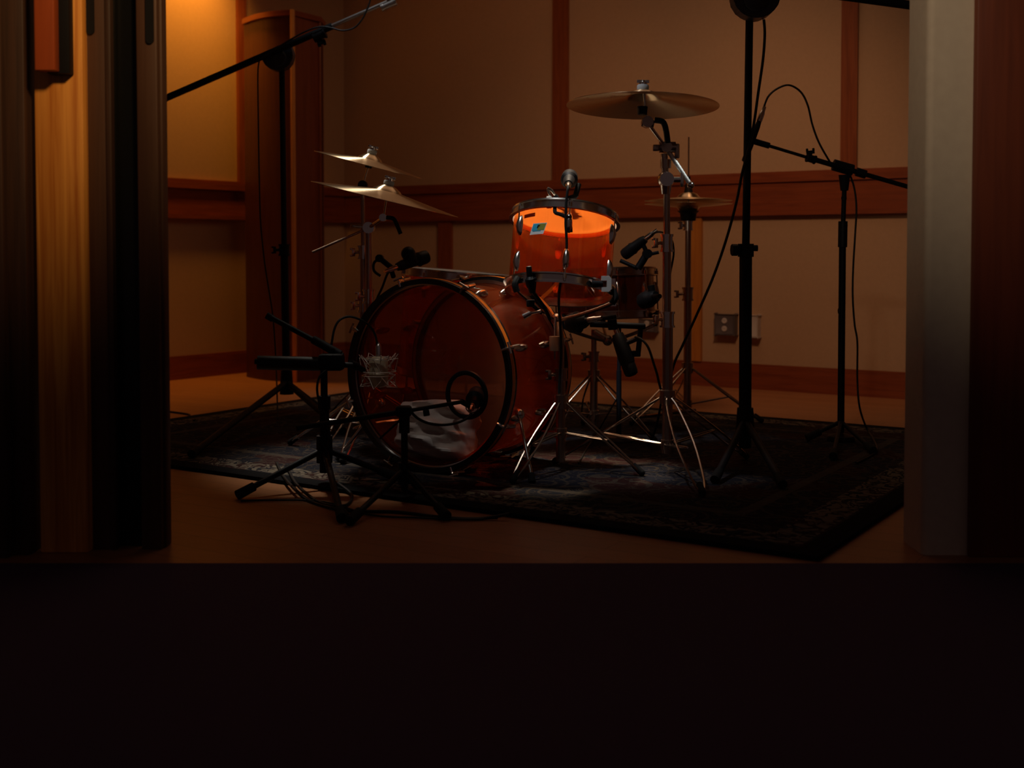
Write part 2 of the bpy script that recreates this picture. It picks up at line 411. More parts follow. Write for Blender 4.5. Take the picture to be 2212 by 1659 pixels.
# ------------------------------------------------------------------ rug
rd = dA; rn = V((-rd.y, rd.x, 0)); rn = rn if rn.y > 0 else -rn
RF = G(1240, 873); RN = G(358, 1010); 
RL = G(430, 901); RR = G(1985, 1070)
sF = RF.dot(rn); sN = RN.dot(rn); tL = RL.dot(rd); tR = RR.dot(rd)
rc = rd * ((tL + tR) / 2) + rn * ((sF + sN) / 2)
RLEN = abs(tL - tR); RWID = abs(sF - sN)
def rug_mat():
    m = mat('persian_rug', (0.02, 0.02, 0.03), 0.95, 0, 0.1)
    b = m.node_tree.nodes['Principled BSDF']
    tc = nd(m, 'ShaderNodeTexCoord'); sx = nd(m, 'ShaderNodeSeparateXYZ'); lk(m, tc.outputs['Object'], sx.inputs[0])
    def M(op, a, b_=None, c=None):
        n = nd(m, 'ShaderNodeMath', operation=op)
        for i, q in enumerate((a, b_, c)):
            if q is None: continue
            if isinstance(q, (int, float)): n.inputs[i].default_value = q
            else: lk(m, q, n.inputs[i])
        return n.outputs[0]
    ex = M('SUBTRACT', RLEN / 2, M('ABSOLUTE', sx.outputs[0])); ey = M('SUBTRACT', RWID / 2, M('ABSOLUTE', sx.outputs[1]))
    e = M('MINIMUM', ex, ey)                      # distance to the rug edge
    def scroll(scale, w, dist):
        no = nd(m, 'ShaderNodeTexNoise'); no.inputs['Scale'].default_value = scale; no.inputs['Detail'].default_value = 1; no.inputs['Distortion'].default_value = dist
        lk(m, tc.outputs['Object'], no.inputs['Vector'])
        return M('LESS_THAN', M('ABSOLUTE', M('SUBTRACT', no.outputs['Fac'], 0.5)), w)
    vo = nd(m, 'ShaderNodeTexVoronoi'); vo.inputs['Scale'].default_value = 7; lk(m, tc.outputs['Object'], vo.inputs['Vector'])
    ringA = M('LESS_THAN', M('ABSOLUTE', M('SUBTRACT', M('FRACT', M('MULTIPLY', vo.outputs['Distance'], 4.5)), 0.5)), 0.13)
    pat = M('MAXIMUM', scroll(11, 0.022, 3.0), M('MULTIPLY', ringA, scroll(5, 0.12, 1.0)))
    def band(a, b_): return M('MULTIPLY', M('GREATER_THAN', e, a), M('LESS_THAN', e, b_))
    def mix(fac, c1, c2):
        n = nd(m, 'ShaderNodeMix', data_type='RGBA')
        if isinstance(fac, (int, float)): n.inputs[0].default_value = fac
        else: lk(m, fac, n.inputs[0])
        for i, q in ((6, c1), (7, c2)):
            if isinstance(q, tuple): n.inputs[i].default_value = (*q, 1)
            else: lk(m, q, n.inputs[i])
        return n.outputs[2]
    no2 = nd(m, 'ShaderNodeTexNoise'); no2.inputs['Scale'].default_value = 3.0; lk(m, tc.outputs['Object'], no2.inputs['Vector'])
    field = mix(M('GREATER_THAN', no2.outputs['Fac'], 0.55), (0.012, 0.013, 0.02), (0.03, 0.010, 0.010))
    c = mix(M('MULTIPLY', pat, 0.85), field, (0.055, 0.042, 0.032))
    cream = M('MULTIPLY', band(0.07, 0.17), M('SUBTRACT', 1.0, scroll(14, 0.075, 2.5)))
    c = mix(cream, c, (0.15, 0.125, 0.095))
    c = mix(M('MULTIPLY', band(0.30, 0.335), 0.6), c, (0.08, 0.065, 0.05))
    c = mix(M('LESS_THAN', e, 0.062), c, (0.006, 0.006, 0.007))
    lk(m, c, b.inputs['Base Color'])
    no3 = nd(m, 'ShaderNodeTexNoise'); no3.inputs['Scale'].default_value = 300; lk(m, tc.outputs['Object'], no3.inputs['Vector'])
    bp = nd(m, 'ShaderNodeBump'); bp.inputs['Strength'].default_value = 0.5; bp.inputs['Distance'].default_value = 0.003
    lk(m, no3.outputs['Fac'], bp.inputs['Height']); lk(m, bp.outputs[0], b.inputs['Normal'])
    return m
bm = B(); box(bm, Matrix.Identity(4), (RLEN, RWID, 0.012), 0.003)
rug = mk('rug', bm, rug_mat()); rug.location = (rc.x, rc.y, 0.0065); rug.rotation_euler = (0, 0, math.atan2(rd.y, rd.x))
tag(rug, 'dark patterned rug with pale scroll border under the drum kit', 'rug')
RZ = 0.0125
# ------------------------------------------------------------------ outlets
def outlet(px0, px1, py0, py1, label, sockets, grp=None):
    c = wallpt((px0 + px1) / 2); u = W(px0, (py0 + py1) / 2, c.y); hgt = (py1 - py0) / F * c.y
    wid = (wallpt(px1) - wallpt(px0)).length
    zc = W((px0 + px1) / 2, (py0 + py1) / 2, c.y).z
    M = Matrix(((-dA.x, nA.x, 0, 0), (-dA.y, nA.y, 0, 0), (0, 0, 1, 0), (0, 0, 0, 1)))
    base_ = V((c.x, c.y, zc)) + nA * 0.0
    t = thing('wall_outlet', label, 'outlet', base_)
    bm = B(); box(bm, T(base_ + nA * 0.02) @ M, (wid, 0.04, hgt), 0.006); mk('surface_box', bm, PLATE if sockets else PALEP, t)
    bm = B(); box(bm, T(base_ + nA * 0.042) @ M, (wid * 0.86, 0.004, hgt * 0.9), 0.0015)
    pl = mk('cover_plate', bm, PLATE if sockets else PALEP, t)
    if sockets:
        for s in (-1, 1):
            bm = B(); m2 = fr(base_ + nA * 0.0455 + V((0, 0, s * hgt * 0.19)), nA)
            lathe(bm, m2, [(0, 0.003), (0.013, 0.003), (0.0145, 0.0), (0, 0)], 18)
            sk = mk('socket', bm, PALEP, pl, 'pale socket face')
            bm = B()
            for q in (-1, 1): box(bm, T(base_ + nA * 0.0487 + V((0, 0, s * hgt * 0.19 + 0.002)) + dA * 0.0045 * q) @ M, (0.0016, 0.001, 0.007))
            mk('slot', bm, SLOT, t)
    else:
        bm = B(); box(bm, T(base_ + nA * 0.047) @ M, (0.012, 0.008, 0.024), 0.002); mk('switch', bm, PALEP, pl)
    return t
outlet(1551, 1594, 678, 723, 'grey double socket box on the tan wall left of black stand pole', True)
outlet(1612, 1644, 680, 728, 'pale blank box on the wall half behind the thick black stand pole', False)
outlet(1388, 1423, 689, 716, 'small dim box low on the wall behind the snare drum hardware', True)
# ------------------------------------------------------------------ drums
def drum(t, top, n, R, L, shellm, headt, headb, nl, phase, hoopm=CHROME, lugh=0.032, hoop='metal', single=False):
    xh = V((0, -1, 0))
    M = fr(top, n, xh)
    bm = B(); lathe(bm, M, [(R, -0.004), (R, -L + 0.004), (R - 0.006, -L + 0.004), (R - 0.006, -0.004), (R, -0.004)], 96); mk('shell', bm, shellm, t)
    for (z, s, hm, nm) in ((0, 1, headt, 'batter_head'), (-L, -1, headb, 'resonant_head')):
        bm = B(); lathe(bm, M, [(0, z + s * 0.001), (R - 0.004, z + s * 0.001), (R + 0.002, z - s * 0.004), (R + 0.004, z - s * 0.012)], 96); mk(nm, bm, hm, t)
        bm = B()
        lathe(bm, M, [(R + 0.003, z + s * 0.014), (R + 0.009, z + s * 0.016), (R + 0.010, z + s * 0.011), (R + 0.006, z + s * 0.010), (R + 0.006, z - s * 0.010), (R + 0.016, z - s * 0.011), (R + 0.016, z - s * 0.015), (R + 0.004, z - s * 0.015), (R + 0.003, z + s * 0.014)], 96)
        mk('top_hoop' if s > 0 else 'bottom_hoop', bm, hoopm, t)
    for k in range(nl):
        a = phase + 2 * PI * k / nl
        d = V((math.cos(a), math.sin(a), 0))
        for (z, s) in ((0, 1), (-L, -1)):
            zc = z - s * 0.060 if not single else -L / 2
            if single and s < 0: continue
            bm = B()
            tang = V((-d.y, d.x, 0))
            # elongated lens shaped lug
            Ml = M @ Matrix(((tang.x, 0, d.x, d.x * (R + 0.001)), (tang.y, 0, d.y, d.y * (R + 0.001)), (0, 1, 0, zc), (0, 0, 0, 1)))
            hh = lugh
            secs = [(-1.0, 0.006, 0.004), (-0.7, 0.010, 0.012), (0, 0.0125, 0.018), (0.7, 0.010, 0.012), (1.0, 0.006, 0.004)]
            rings = []
            for (q, wdt, dep) in secs:
                rings.append([bm.verts.new(Ml @ V((wdt * math.cos(u), q * hh, dep * math.sin(u)))) for u in [PI * i / 8 for i in range(9)]])
            for i in range(len(rings) - 1):
                for j in range(8): bm.faces.new((rings[i][j], rings[i][j + 1], rings[i + 1][j + 1], rings[i + 1][j]))
            bm.faces.new(rings[0]); bm.faces.new(rings[-1][::-1])
            lug = mk('lug', bm, hoopm, t)
            ends = ((z, s),) if not single else ((0, 1), (-L, -1))
            for (ze, se) in ends:
                bm = B(); rr = R + 0.011
                cyl(bm, M @ V((d.x * rr, d.y * rr, zc + se * hh * 0.6)), M @ V((d.x * rr, d.y * rr, ze - se * 0.010)), 0.0026, seg=8)
                cyl(bm, M @ V((d.x * rr, d.y * rr, ze - se * 0.012)), M @ V((d.x * rr, d.y * rr, ze + se * 0.002)), 0.006, seg=8)
                cyl(bm, M @ V((d.x * rr, d.y * rr, ze + se * 0.002)), M @ V((d.x * rr, d.y * rr, ze + se * 0.010)), 0.0038, seg=6)
                mk('tension_rod', bm, hoopm, t)
    return M
# rack tom -----------------------------------------------------------
TT = W(1220, 473, 3.83); TN = V((0.085, 0.255, 0.962)).normalized()
TR, TL = 0.163, 0.236
tom = thing('rack_tom', 'glowing orange transparent tom drum with blue badge on a chrome stand', 'drum', TT - TN * TL)
TM = drum(tom, TT, TN, TR, TL, AMBER, COATED, CLEARH, 6, math.radians(2))
def shellpatch(M, R, ang0, ang1, z0, z1, skew=0.0, off=0.0012, n=8):
    bm = B(); lo = []; hi = []
    for i in range(n + 1):
        a = ang0 + (ang1 - ang0) * i / n
        lo.append(bm.verts.new(M @ V(((R + off) * math.cos(a), (R + off) * math.sin(a), z0))))
        a2 = a + skew
        hi.append(bm.verts.new(M @ V(((R + off) * math.cos(a2), (R + off) * math.sin(a2), z1))))
    for i in range(n): bm.faces.new((lo[i], lo[i + 1], hi[i + 1], hi[i]))
    return bm
def tomangle(px):                       # shell angle seen under a pixel column
    best = None
    for k in range(-90, 91):
        a = math.radians(k); p = TM @ V((TR * math.cos(a), TR * math.sin(a), -0.06))
        x = CX + F * p.x / p.y
        if best is None or abs(x - px) < best[0]: best = (abs(x - px), a)
    return best[1]
aL, aR = tomangle(1147), tomangle(1176)
sk = (aR - aL) * 0.22
zb0, zb1 = -0.098, -0.062
bd = mk('badge', shellpatch(TM, TR, aL, aR, zb0, zb1, sk), WHITEM, tom, 'white, blue and olive maker badge')
am = (aL + aR) / 2
ov = (aR - aL)
def frac(u0, u1, v0, v1, m_, off):
    z0 = zb0 + (zb1 - zb0) * v0; z1 = zb0 + (zb1 - zb0) * v1
    bm = shellpatch(TM, TR, aL + ov * u0 + sk * v0, aL + ov * u1 + sk * v0, z0, z1, sk * (v1 - v0), off)
    return mk('badge_field', bm, m_, bd)
frac(0.05, 0.47, 0.36, 0.93, BLUEB, 0.0016); frac(0.47, 0.95, 0.36, 0.93, OLIVE, 0.0016)
frac(0.40, 0.50, 0.55, 0.82, SLOT, 0.0020); frac(0.47, 0.58, 0.70, 0.80, SLOT, 0.0020); frac(0.15, 0.75, 0.27, 0.33, BLUEB, 0.0016)
a0, a1 = tomangle(1127), tomangle(1152)
mk('paper_label', shellpatch(TM, TR - 0.008, a0, a1, -0.036, -0.024), WHITEM, tom, 'small pale label')
# floor tom -----------------------------------------------------------
FT = W(990, 594, 4.62); FN = V((0.085, 0.0, 1)).normalized()
ft = thing('floor_tom', 'amber floor tom behind the bass drum, only its chrome rim showing', 'drum', (FT.x, FT.y, RZ))
FM = drum(ft, FT, FN, 0.205, 0.38, AMBER, COATED, CLEARH, 8, 0.2)
for k in range(3):
    a = math.radians(40 + 120 * k); d = V((math.cos(a), math.sin(a), 0))
    p = FT + d * 0.222
    bm = B(); tube(bm, [V((p.x, p.y, FT.z - 0.12)), V((p.x, p.y, 0.2)), V((p.x + d.x * 0.012, p.y + d.y * 0.012, 0.12)), V((p.x + d.x * 0.03, p.y + d.y * 0.03, RZ + 0.006))], 0.0055)
    lg = mk('leg', bm, CHROME, ft)
    bm = B(); q = V((p.x + d.x * 0.03, p.y + d.y * 0.03, RZ)); cyl(bm, q + V((0, 0, 0.03)), q, 0.009, 0.013); mk('rubber_foot', bm, RUBBER, lg)
    bm = B(); box(bm, T((FT.x + d.x * 0.214, FT.y + d.y * 0.214, FT.z - 0.22)) @ Matrix.Rotation(a, 4, 'Z'), (0.03, 0.03, 0.04), 0.004); mk('leg_bracket', bm, CHROME, ft)
# snare ---------------------------------------------------------------
SN = W(1308, 590, 4.42); SNN = V((-0.03, 0.05, 1)).normalized()
sn = thing('snare_drum', 'amber-brown snare drum in shadow behind the orange tom', 'drum', SN - SNN * 0.165)
SM = drum(sn, SN, SNN, 0.178, 0.155, SNSH, COATED, CLEARH, 10, 0.15, DCHROME, 0.04, 'metal', True)
bm = B(); box(bm, SM @ T((0, 0, 0)) @ T((0.19, 0, -0.075)), (0.02, 0.03, 0.09), 0.004); mk('snare_strainer', bm, CHROME, sn)
# bass drum -----------------------------------------------------------
BR = 0.279; BL = 0.355
Fc = W(921, 820, 3.67); Fc.z = 0.302 + RZ
bax = V((-0.492, -0.870, 0)).normalized()           # towards the front
bd_ = thing('bass_drum', 'large transparent amber bass drum with black hoops lying on the rug', 'drum', (Fc.x, Fc.y, RZ))
BM = fr(Fc - bax * 0.022, bax, V((0, 0, 1)))         # local x = up
bm = B(); lathe(bm, BM, [(BR, 0), (BR, -BL), (BR - 0.006, -BL), (BR - 0.006, 0), (BR, 0)], 128); mk('shell', bm, AMBERD, bd_)
# front head with port hole: ring centre in local coordinates
def on_head(px, py):
    d = ray(px, py); o = V((0, 0, H)); P0 = BM @ V((0, 0, 0.002))
    t = (P0 - o).dot(bax) / d.dot(bax); return BM.inverted() @ (o + d * t)
pc = on_head(1009, 853)
def head_with_hole(M, R, c, rh, z, n=72):
    bm = B()
    outer = []; inner = []
    for k in range(n):
        a = 2 * PI * k / n
        ix, iy = c.x + rh * math.cos(a), c.y + rh * math.sin(a)
        # march to the outer circle along the same direction
        dx, dy = math.cos(a), math.sin(a); bq = ix * dx + iy * dy; cq = ix * ix + iy * iy - R * R
        s = -bq + math.sqrt(bq * bq - cq)
        inner.append(bm.verts.new(M @ V((ix, iy, z)))); outer.append(bm.verts.new(M @ V((ix + dx * s, iy + dy * s, z))))
    for k in range(n):
        l = (k + 1) % n; bm.faces.new((inner[k], inner[l], outer[l], outer[k]))
    return bm
mk('front_head', head_with_hole(BM, BR + 0.002, pc, 0.062, 0.003), CLEARH, bd_, 'clear front head with a port hole')
bm = B(); lathe(bm, BM @ T((pc.x, pc.y, 0.004)), [(0.060, 0.0), (0.061, 0.005), (0.066, 0.007), (0.074, 0.005), (0.076, 0.0), (0.060, 0.0)], 64); mk('port_ring', bm, BPLAST, bd_, 'black ring around the port hole')
bm = B(); lathe(bm, BM, [(0, -BL - 0.002), (BR, -BL - 0.002), (BR + 0.002, -BL + 0.01)], 96); mk('back_head', bm, SMOKE, bd_)
for (z, s, nm) in ((0, 1, 'front_hoop'), (-BL, -1, 'back_hoop')):
    bm = B(); lathe(bm, BM, [(BR + 0.006, z + s * 0.026), (BR + 0.022, z + s * 0.026), (BR + 0.023, z + s * 0.023), (BR + 0.023, z - s * 0.014), (BR + 0.006, z - s * 0.014), (BR + 0.006, z + s * 0.026)], 128)
    hp = mk(nm, bm, HOOPB, bd_)
    bm = B(); lathe(bm, BM, [(BR + 0.0236, z + s * 0.015), (BR + 0.0242, z + s * 0.013), (BR + 0.0242, z - s * 0.001), (BR + 0.0236, z - s * 0.003)], 128)
    mk('inlay', bm, INLAY, hp, 'orange inlay strip')
    bm = B(); lathe(bm, BM, [(BR + 0.002, z + s * 0.004), (BR + 0.0065, z + s * 0.006), (BR + 0.0065, z - s * 0.020), (BR + 0.012, z - s * 0.020), (BR + 0.012, z - s * 0.024), (BR + 0.001, z - s * 0.024)], 128)
    mk('flesh_hoop', bm, CHROME, bd_, 'chrome counter hoop')
for k in range(8):
    a = math.radians(22.5 + 45 * k - 4); d = V((math.cos(a), math.sin(a), 0)); tg = V((-d.y, d.x, 0))
    for (z, s) in ((0, 1), (-BL, -1)):
        def L2(r, zz, tt=0.0): return BM @ (d * r + tg * tt + V((0, 0, zz)))
        bm = B()
        # claw hook: strap over the hoop
        ha = [L2(BR + 0.010, z + s * 0.030), L2(BR + 0.026, z + s * 0.030), L2(BR + 0.030, z + s * 0.020), L2(BR + 0.030, z - s * 0.018), L2(BR + 0.036, z - s * 0.030)]
        tube(bm, ha, [0.004, 0.005, 0.0055, 0.0055, 0.006], sm=False, seg=8)
        cyl(bm, L2(BR + 0.032, z + s * 0.004), L2(BR + 0.036, z - s * 0.03), 0.007, 0.008, 8)
        claw = mk('claw_hook', bm, CHROME, bd_)
        bm = B(); cyl(bm, L2(BR + 0.034, z + s * 0.006), L2(BR + 0.024, z - s * 0.085), 0.003, seg=8)
        cyl(bm, L2(BR + 0.034, z + s * 0.006), L2(BR + 0.0365, z + s * 0.030), 0.004, seg=8)
        cyl(bm, L2(BR + 0.0365, z + s * 0.028, -0.018), L2(BR + 0.0365, z + s * 0.028, 0.018), 0.0034, seg=8)
        mk('tension_rod', bm, CHROME, claw)
        bm = B(); zc = z - s * 0.10
        rings = []
        for (q, wd, dp) in [(-0.036, 0.005, 0.004), (-0.024, 0.010, 0.013), (0, 0.013, 0.02), (0.024, 0.010, 0.013), (0.036, 0.005, 0.004)]:
            rings.append([bm.verts.new(L2(BR + 0.001 + dp * math.sin(u), zc + q, wd * math.cos(u))) for u in [PI * i / 8 for i in range(9)]])
        for i in range(4):
            for j in range(8): bm.faces.new((rings[i][j], rings[i][j + 1], rings[i + 1][j + 1], rings[i + 1][j]))
        bm.faces.new(rings[0]); bm.faces.new(rings[-1][::-1])
        mk('lug', bm, CHROME, bd_)
side = V((0.870, -0.492, 0))
for s in (-1, 1):
    p = Fc - bax * 0.12 + side * s * 0.262; p.z = 0.20
    q = p - bax * -0.10 + side * s * 0.10; q.z = RZ + 0.012
    bm = B(); cyl(bm, p, q, 0.0055); sp_ = mk('spur', bm, CHROME, bd_)
    bm = B(); cyl(bm, q + (p - q).normalized() * 0.02, q - V((0, 0, 0.008)), 0.010, 0.012); mk('rubber_foot', bm, RUBBER, sp_)
    bm = B(); sph(bm, p, 0.018); mk('spur_bracket', bm, CHROME, bd_)
# pillow inside the bass drum
bm = B()
bmesh.ops.create_grid(bm, x_segments=28, y_segments=28, size=1)
vs = list(bm.verts)
def pil(u, v, s):
    e = (1 - u ** 4) * (1 - v ** 4); e = max(e, 0) ** 0.45
    wv = 0.13 * math.sin(5 * u + 9 * v) + 0.12 * math.sin(13 * v - 3 * u + 1) + 0.09 * math.sin(15 * u * v + 2) + 0.06 * math.sin(19 * v + 6 * u)
    k = 1 - 0.07 * (1 - abs(u)) - 0.07 * (1 - abs(v))
    return V((u * 0.150 * k, v * 0.088 * (1 + 0.10 * math.sin(2.2 * u + 0.6)), s * e * 0.062 * (1 + wv) + 0.006 * math.sin(9 * v + 2 * u) * e))
geo = bmesh.ops.duplicate(bm, geom=list(bm.verts) + list(bm.edges) + list(bm.faces))
dv = [g for g in geo['geom'] if isinstance(g, bmesh.types.BMVert)]
for v in vs: v.co = pil(v.co.x, v.co.y, 1)
for v in dv: v.co = pil(v.co.x, v.co.y, -1)
bmesh.ops.remove_doubles(bm, verts=bm.verts, dist=0.0008)
# lean the pillow against the front head bottom
pcn = BM @ V((-0.178, 0.0, -0.075)) - side * 0.022
px_, py_, pz_ = side, (V((0, 0, 1)) * 0.95 - bax * 0.30).normalized(), None
pz_ = px_.cross(py_)
PMx = Matrix(((px_.x, py_.x, pz_.x, pcn.x), (px_.y, py_.y, pz_.y, pcn.y), (px_.z, py_.z, pz_.z, pcn.z), (0, 0, 0, 1)))
for v in bm.verts: v.co = PMx @ v.co
pl = mk('pillow', bm, PILLOW); tag(pl, 'crumpled white pillow inside the bottom of the bass drum', 'pillow')
# ------------------------------------------------------------------ cymbals
def cymbal(label, c, n, R, bell=0.055, dome=0.028, group=None, name='cymbal', felt=True, up=1, th=0.0012):
    t = thing(name, label, 'cymbal', c)
    M = fr(c, n)
    prof = []; und = []
    pts = [(0.006, dome + 0.020), (0.02, dome + 0.0195), (bell * 0.6, dome + 0.015), (bell * 0.9, dome + 0.006), (bell, dome)]
    for k in range(1, 15):
        u = k / 14; r = bell + (R - bell) * u
        pts.append((r, dome * (1 - u) ** 1.08))
    pts = [(r, z * up) for r, z in pts]
    prof = pts + [(r, z - th * up) for r, z in pts[::-1]] + [pts[0]]
    bm = B(); lathe(bm, T(c), prof, 96); dk = mk('disc', bm, BRONZE, t); dk.rotation_euler = M.to_euler()
    if felt:
        zt = dome + 0.020
        bm = B(); lathe(bm, M, [(0.004, zt), (0.017, zt), (0.018, zt + 0.004), (0.018, zt + 0.012), (0.016, zt + 0.016), (0.004, zt + 0.016)], 24); mk('felt', bm, FELT, t, 'grey felt washer')
        bm = B(); lathe(bm, M, [(0.0, zt + 0.030), (0.006, zt + 0.030), (0.007, zt + 0.026), (0.012, zt + 0.024), (0.012, zt + 0.016), (0.0, zt + 0.016)], 12)
        for s in (-1, 1): box(bm, M @ T((s * 0.012, 0, zt + 0.026)), (0.014, 0.004, 0.010), 0.001)
        mk('wing_nut', bm, CHROME, t)
    return t, M
CR = W(1388, 222, 3.60); CRN = V((0.025, 0.06, 1)).normalized()
cymbal('wide crash cymbal seen from below, high on the right boom stand', CR - CRN * 0.01, CRN, 0.229)
RD = W(832, 430, 3.98); RDN = V((0.238, -0.030, 0.97)).normalized()
cymbal('larger lower cymbal on the left, shining white and gold', RD, RDN, 0.251, 0.05, 0.027)
UP = W(797, 356, 4.35); UPN = V((0.252, -0.052, 0.97)).normalized()
cymbal('smaller cymbal above the white and gold one on the left', UP, UPN, 0.203, 0.045, 0.020)
HHc = W(1487, 437, 4.85)
hh = thing('hi_hat_cymbals', 'thin dark hi-hat cymbals edge-on at rail height beside the tom', 'cymbal', HHc)
for s in (1, -1):
    M = fr(HHc + V((0, 0, 0.007 * s)), V((0, 0, s)))
    pts = [(0.006, 0.034), (0.02, 0.033), (0.035, 0.027), (0.045, 0.016), (0.05, 0.012)] + [(0.05 + 0.128 * k / 10, 0.012 * (1 - (k / 10) ** 1.3)) for k in range(1, 11)]
    bm = B(); lathe(bm, M, pts + [(r, z - 0.0012) for r, z in pts[::-1]] + [pts[0]], 80); mk('top_cymbal' if s > 0 else 'bottom_cymbal', bm, BRONZE, hh)
# ------------------------------------------------------------------ stand pieces
def clamp(bm, p, axis=V((0, 0, 1)), r=0.019, h=0.035, wing=V((1, 0, 0)), wl=0.03):
    p = V(p); axis = V(axis).normalized()
    cyl(bm, p - axis * h / 2, p + axis * h / 2, r, seg=16)
    cyl(bm, p - axis * h * 0.55, p - axis * h * 0.4, r * 1.15, seg=16); cyl(bm, p + axis * h * 0.4, p + axis * h * 0.55, r * 1.15, seg=16)
    w = V(wing).normalized()
    cyl(bm, p, p + w * (r + wl * 0.5), 0.006, seg=10)
    M = fr(p + w * (r + wl * 0.6), w, axis)
    box(bm, M, (0.030, 0.009, 0.012), 0.002); box(bm, M @ T((0.012, 0, 0.008)), (0.008, 0.007, 0.012), 0.002); box(bm, M @ T((-0.012, 0, 0.008)), (0.008, 0.007, 0.012), 0.002)
    return bm
def strip_leg(t, a, b, m, sep=0.011, bulge=0.008, wd=0.0035, foot=True, name='leg', perp=None):
    a = V(a); b = V(b); d = (b - a).normalized()
    perp = V(perp).normalized() if perp else d.cross(V((0, 0, 1))).normalized()
    bm = B()
    for s in (-1, 1):
        pts = [a + perp * s * 0.006, a.lerp(b, 0.12) + perp * s * (sep), a.lerp(b, 0.5) + perp * s * (sep + bulge), a.lerp(b, 0.88) + perp * s * sep, b + perp * s * 0.003]
        tube(bm, pts, wd, seg=6, n=4)
    cyl(bm, a - perp * 0.014, a + perp * 0.014, 0.005, seg=8)
    lg = mk(name, bm, m, t)
    if foot:
        bm = B(); cyl(bm, b - d * 0.035, b, 0.009, 0.011, 10); sph(bm, b, 0.011, 10); mk('rubber_foot', bm, RUBBER, lg)
    return lg
def tripod(t, c, hub, low, R, angs, m, fz=RZ, sep=0.011, bulge=0.008, frac_=0.55):
    c = V(c)
    for a in angs:
        a = math.radians(a); d = V((math.cos(a), math.sin(a), 0))
        top = V((c.x, c.y, hub)) + d * 0.018; ft_ = V((c.x, c.y, fz + 0.011)) + d * R
        strip_leg(t, top, ft_, m, sep, bulge)
        mid = top.lerp(ft_, frac_)
        strip_leg(t, V((c.x, c.y, low)) + d * 0.015, mid, m, 0.007, 0.002, 0.003, False, 'brace')
    bm = B(); cyl(bm, V((c.x, c.y, hub - 0.02)), V((c.x, c.y, hub + 0.022)), 0.024, seg=18)
    mk('leg_hub', bm, m, t)
    bm = B(); cyl(bm, V((c.x, c.y, low - 0.015)), V((c.x, c.y, low + 0.015)), 0.02, seg=18)
    mk('brace_hub', bm, m, t)
def pole(t, a, b, r, m, name='pole', seg=16):
    bm = B(); cyl(bm, a, b, r, seg=seg); return mk(name, bm, m, t)
# --- right boom cymbal stand
c = G(1441, 1020, RZ)
st = thing('cymbal_stand', 'chrome boom stand holding the high crash cymbal, double-braced legs', 'stand', (c.x, c.y, RZ), 'chrome cymbal stands')
def at(x, y, c=c): return W(x, y, c.y)
zt1 = at(1435, 690).z; ztop_ = at(1436, 345).z
pole(st, (c.x, c.y, RZ + 0.06), (c.x, c.y, zt1), 0.0165, DCHROME, 'lower_tube')
pole(st, (c.x - 0.003, c.y, zt1), (c.x - 0.004, c.y, at(1432, 515).z), 0.0135, DCHROME, 'middle_tube')
pole(st, (c.x - 0.004, c.y, at(1432, 515).z), (c.x - 0.006, c.y, at(1432, 392).z), 0.0105, DCHROME, 'upper_tube')
bm = B(); clamp(bm, (c.x - 0.001, c.y, zt1), r=0.021, h=0.045, wing=V((-1, -0.4, 0))); mk('height_clamp', bm, CHROME, st)
bm = B(); clamp(bm, (c.x - 0.004, c.y, at(1432, 525).z), r=0.018, h=0.05, wing=V((-1, -0.3, 0))); mk('height_clamp', bm, CHROME, st)
k1 = at(1432, 388); k1.x = c.x - 0.008
bm = B(); sph(bm, k1, 0.026, 16); cyl(bm, k1 + V((0, -0.03, 0)), k1 + V((0, 0.03, 0)), 0.022); cyl(bm, k1 - V((0, 0, 0.045)), k1, 0.014, 0.022)
cyl(bm, k1, k1 + V((0.045, 0, 0.0)), 0.009); box(bm, T(k1 + V((0.05, 0, 0.0))), (0.012, 0.012, 0.045), 0.003); mk('ratchet_tilter', bm, CHROME, st)
k2 = at(1438, 318)
pole(st, k1, k2 + V((-0.005, 0, -0.02)), 0.011, DCHROME, 'tilter_neck')
bm = B(); cyl(bm, k1.lerp(k2, .35), k1.lerp(k2, .62), 0.017); cyl(bm, k2 + V((-0.02, 0, 0)), k2 + V((0.03, 0, 0)), 0.017); cyl(bm, k2 + V((0, -0.025, 0)), k2 + V((0, 0.025, 0)), 0.017)
box(bm, T(k2 + V((0.035, 0, -0.012))), (0.014, 0.018, 0.045), 0.003); box(bm, T(k2 + V((-0.03, 0, -0.002))), (0.02, 0.012, 0.02), 0.003); mk('boom_clamp', bm, DCHROME, st)
b0 = at(1398, 264); b1 = at(1492, 400)
b0 = W(1398, 264, 3.62)
pole(st, b0, k2, 0.0055, CHROME, 'boom_rod')
bm = B(); 
NR = 14
for k in range(NR):
    p = k2.lerp(b1, (k + 0.08) / NR); q = k2.lerp(b1, (k + 0.92) / NR); cyl(bm, p, q, 0.0072, seg=14)
cyl(bm, k2, b1, 0.006, seg=10)
mk('boom_rod', bm, RIDGED, st, 'bright ridged rear end of the boom')
bm = B(); sph(bm, b1, 0.012); mk('rod_end', bm, CHROME, st)
bm = B(); cyl(bm, b0 + V((0, -0.02, 0)), b0 + V((0, 0.02, 0)), 0.017, seg=18); cyl(bm, b0 + V((-0.016, 0, 0)), b0 + V((0.02, 0, -0.006)), 0.013); mk('tilter', bm, DCHROME, st)
bm = B(); tube(bm, [b0 + V((0.02, -0.02, 0.004)), b0 + V((0.045, -0.022, -0.002)), b0 + V((0.055, -0.022, -0.03)), b0 + V((0.060, -0.02, -0.065))], [0.009] * 25, n=8); mk('wing_handle', bm, BPLAST, st, 'black curved wing handle')
top = CR + CRN * 0.055
pole(st, b0, top, 0.0035, CHROME, 'threaded_rod', 10)
bm = B(); cyl(bm, CR - CRN * 0.012, CR - CRN * 0.036, 0.016, 0.014); mk('cymbal_seat', bm, BPLAST, st)
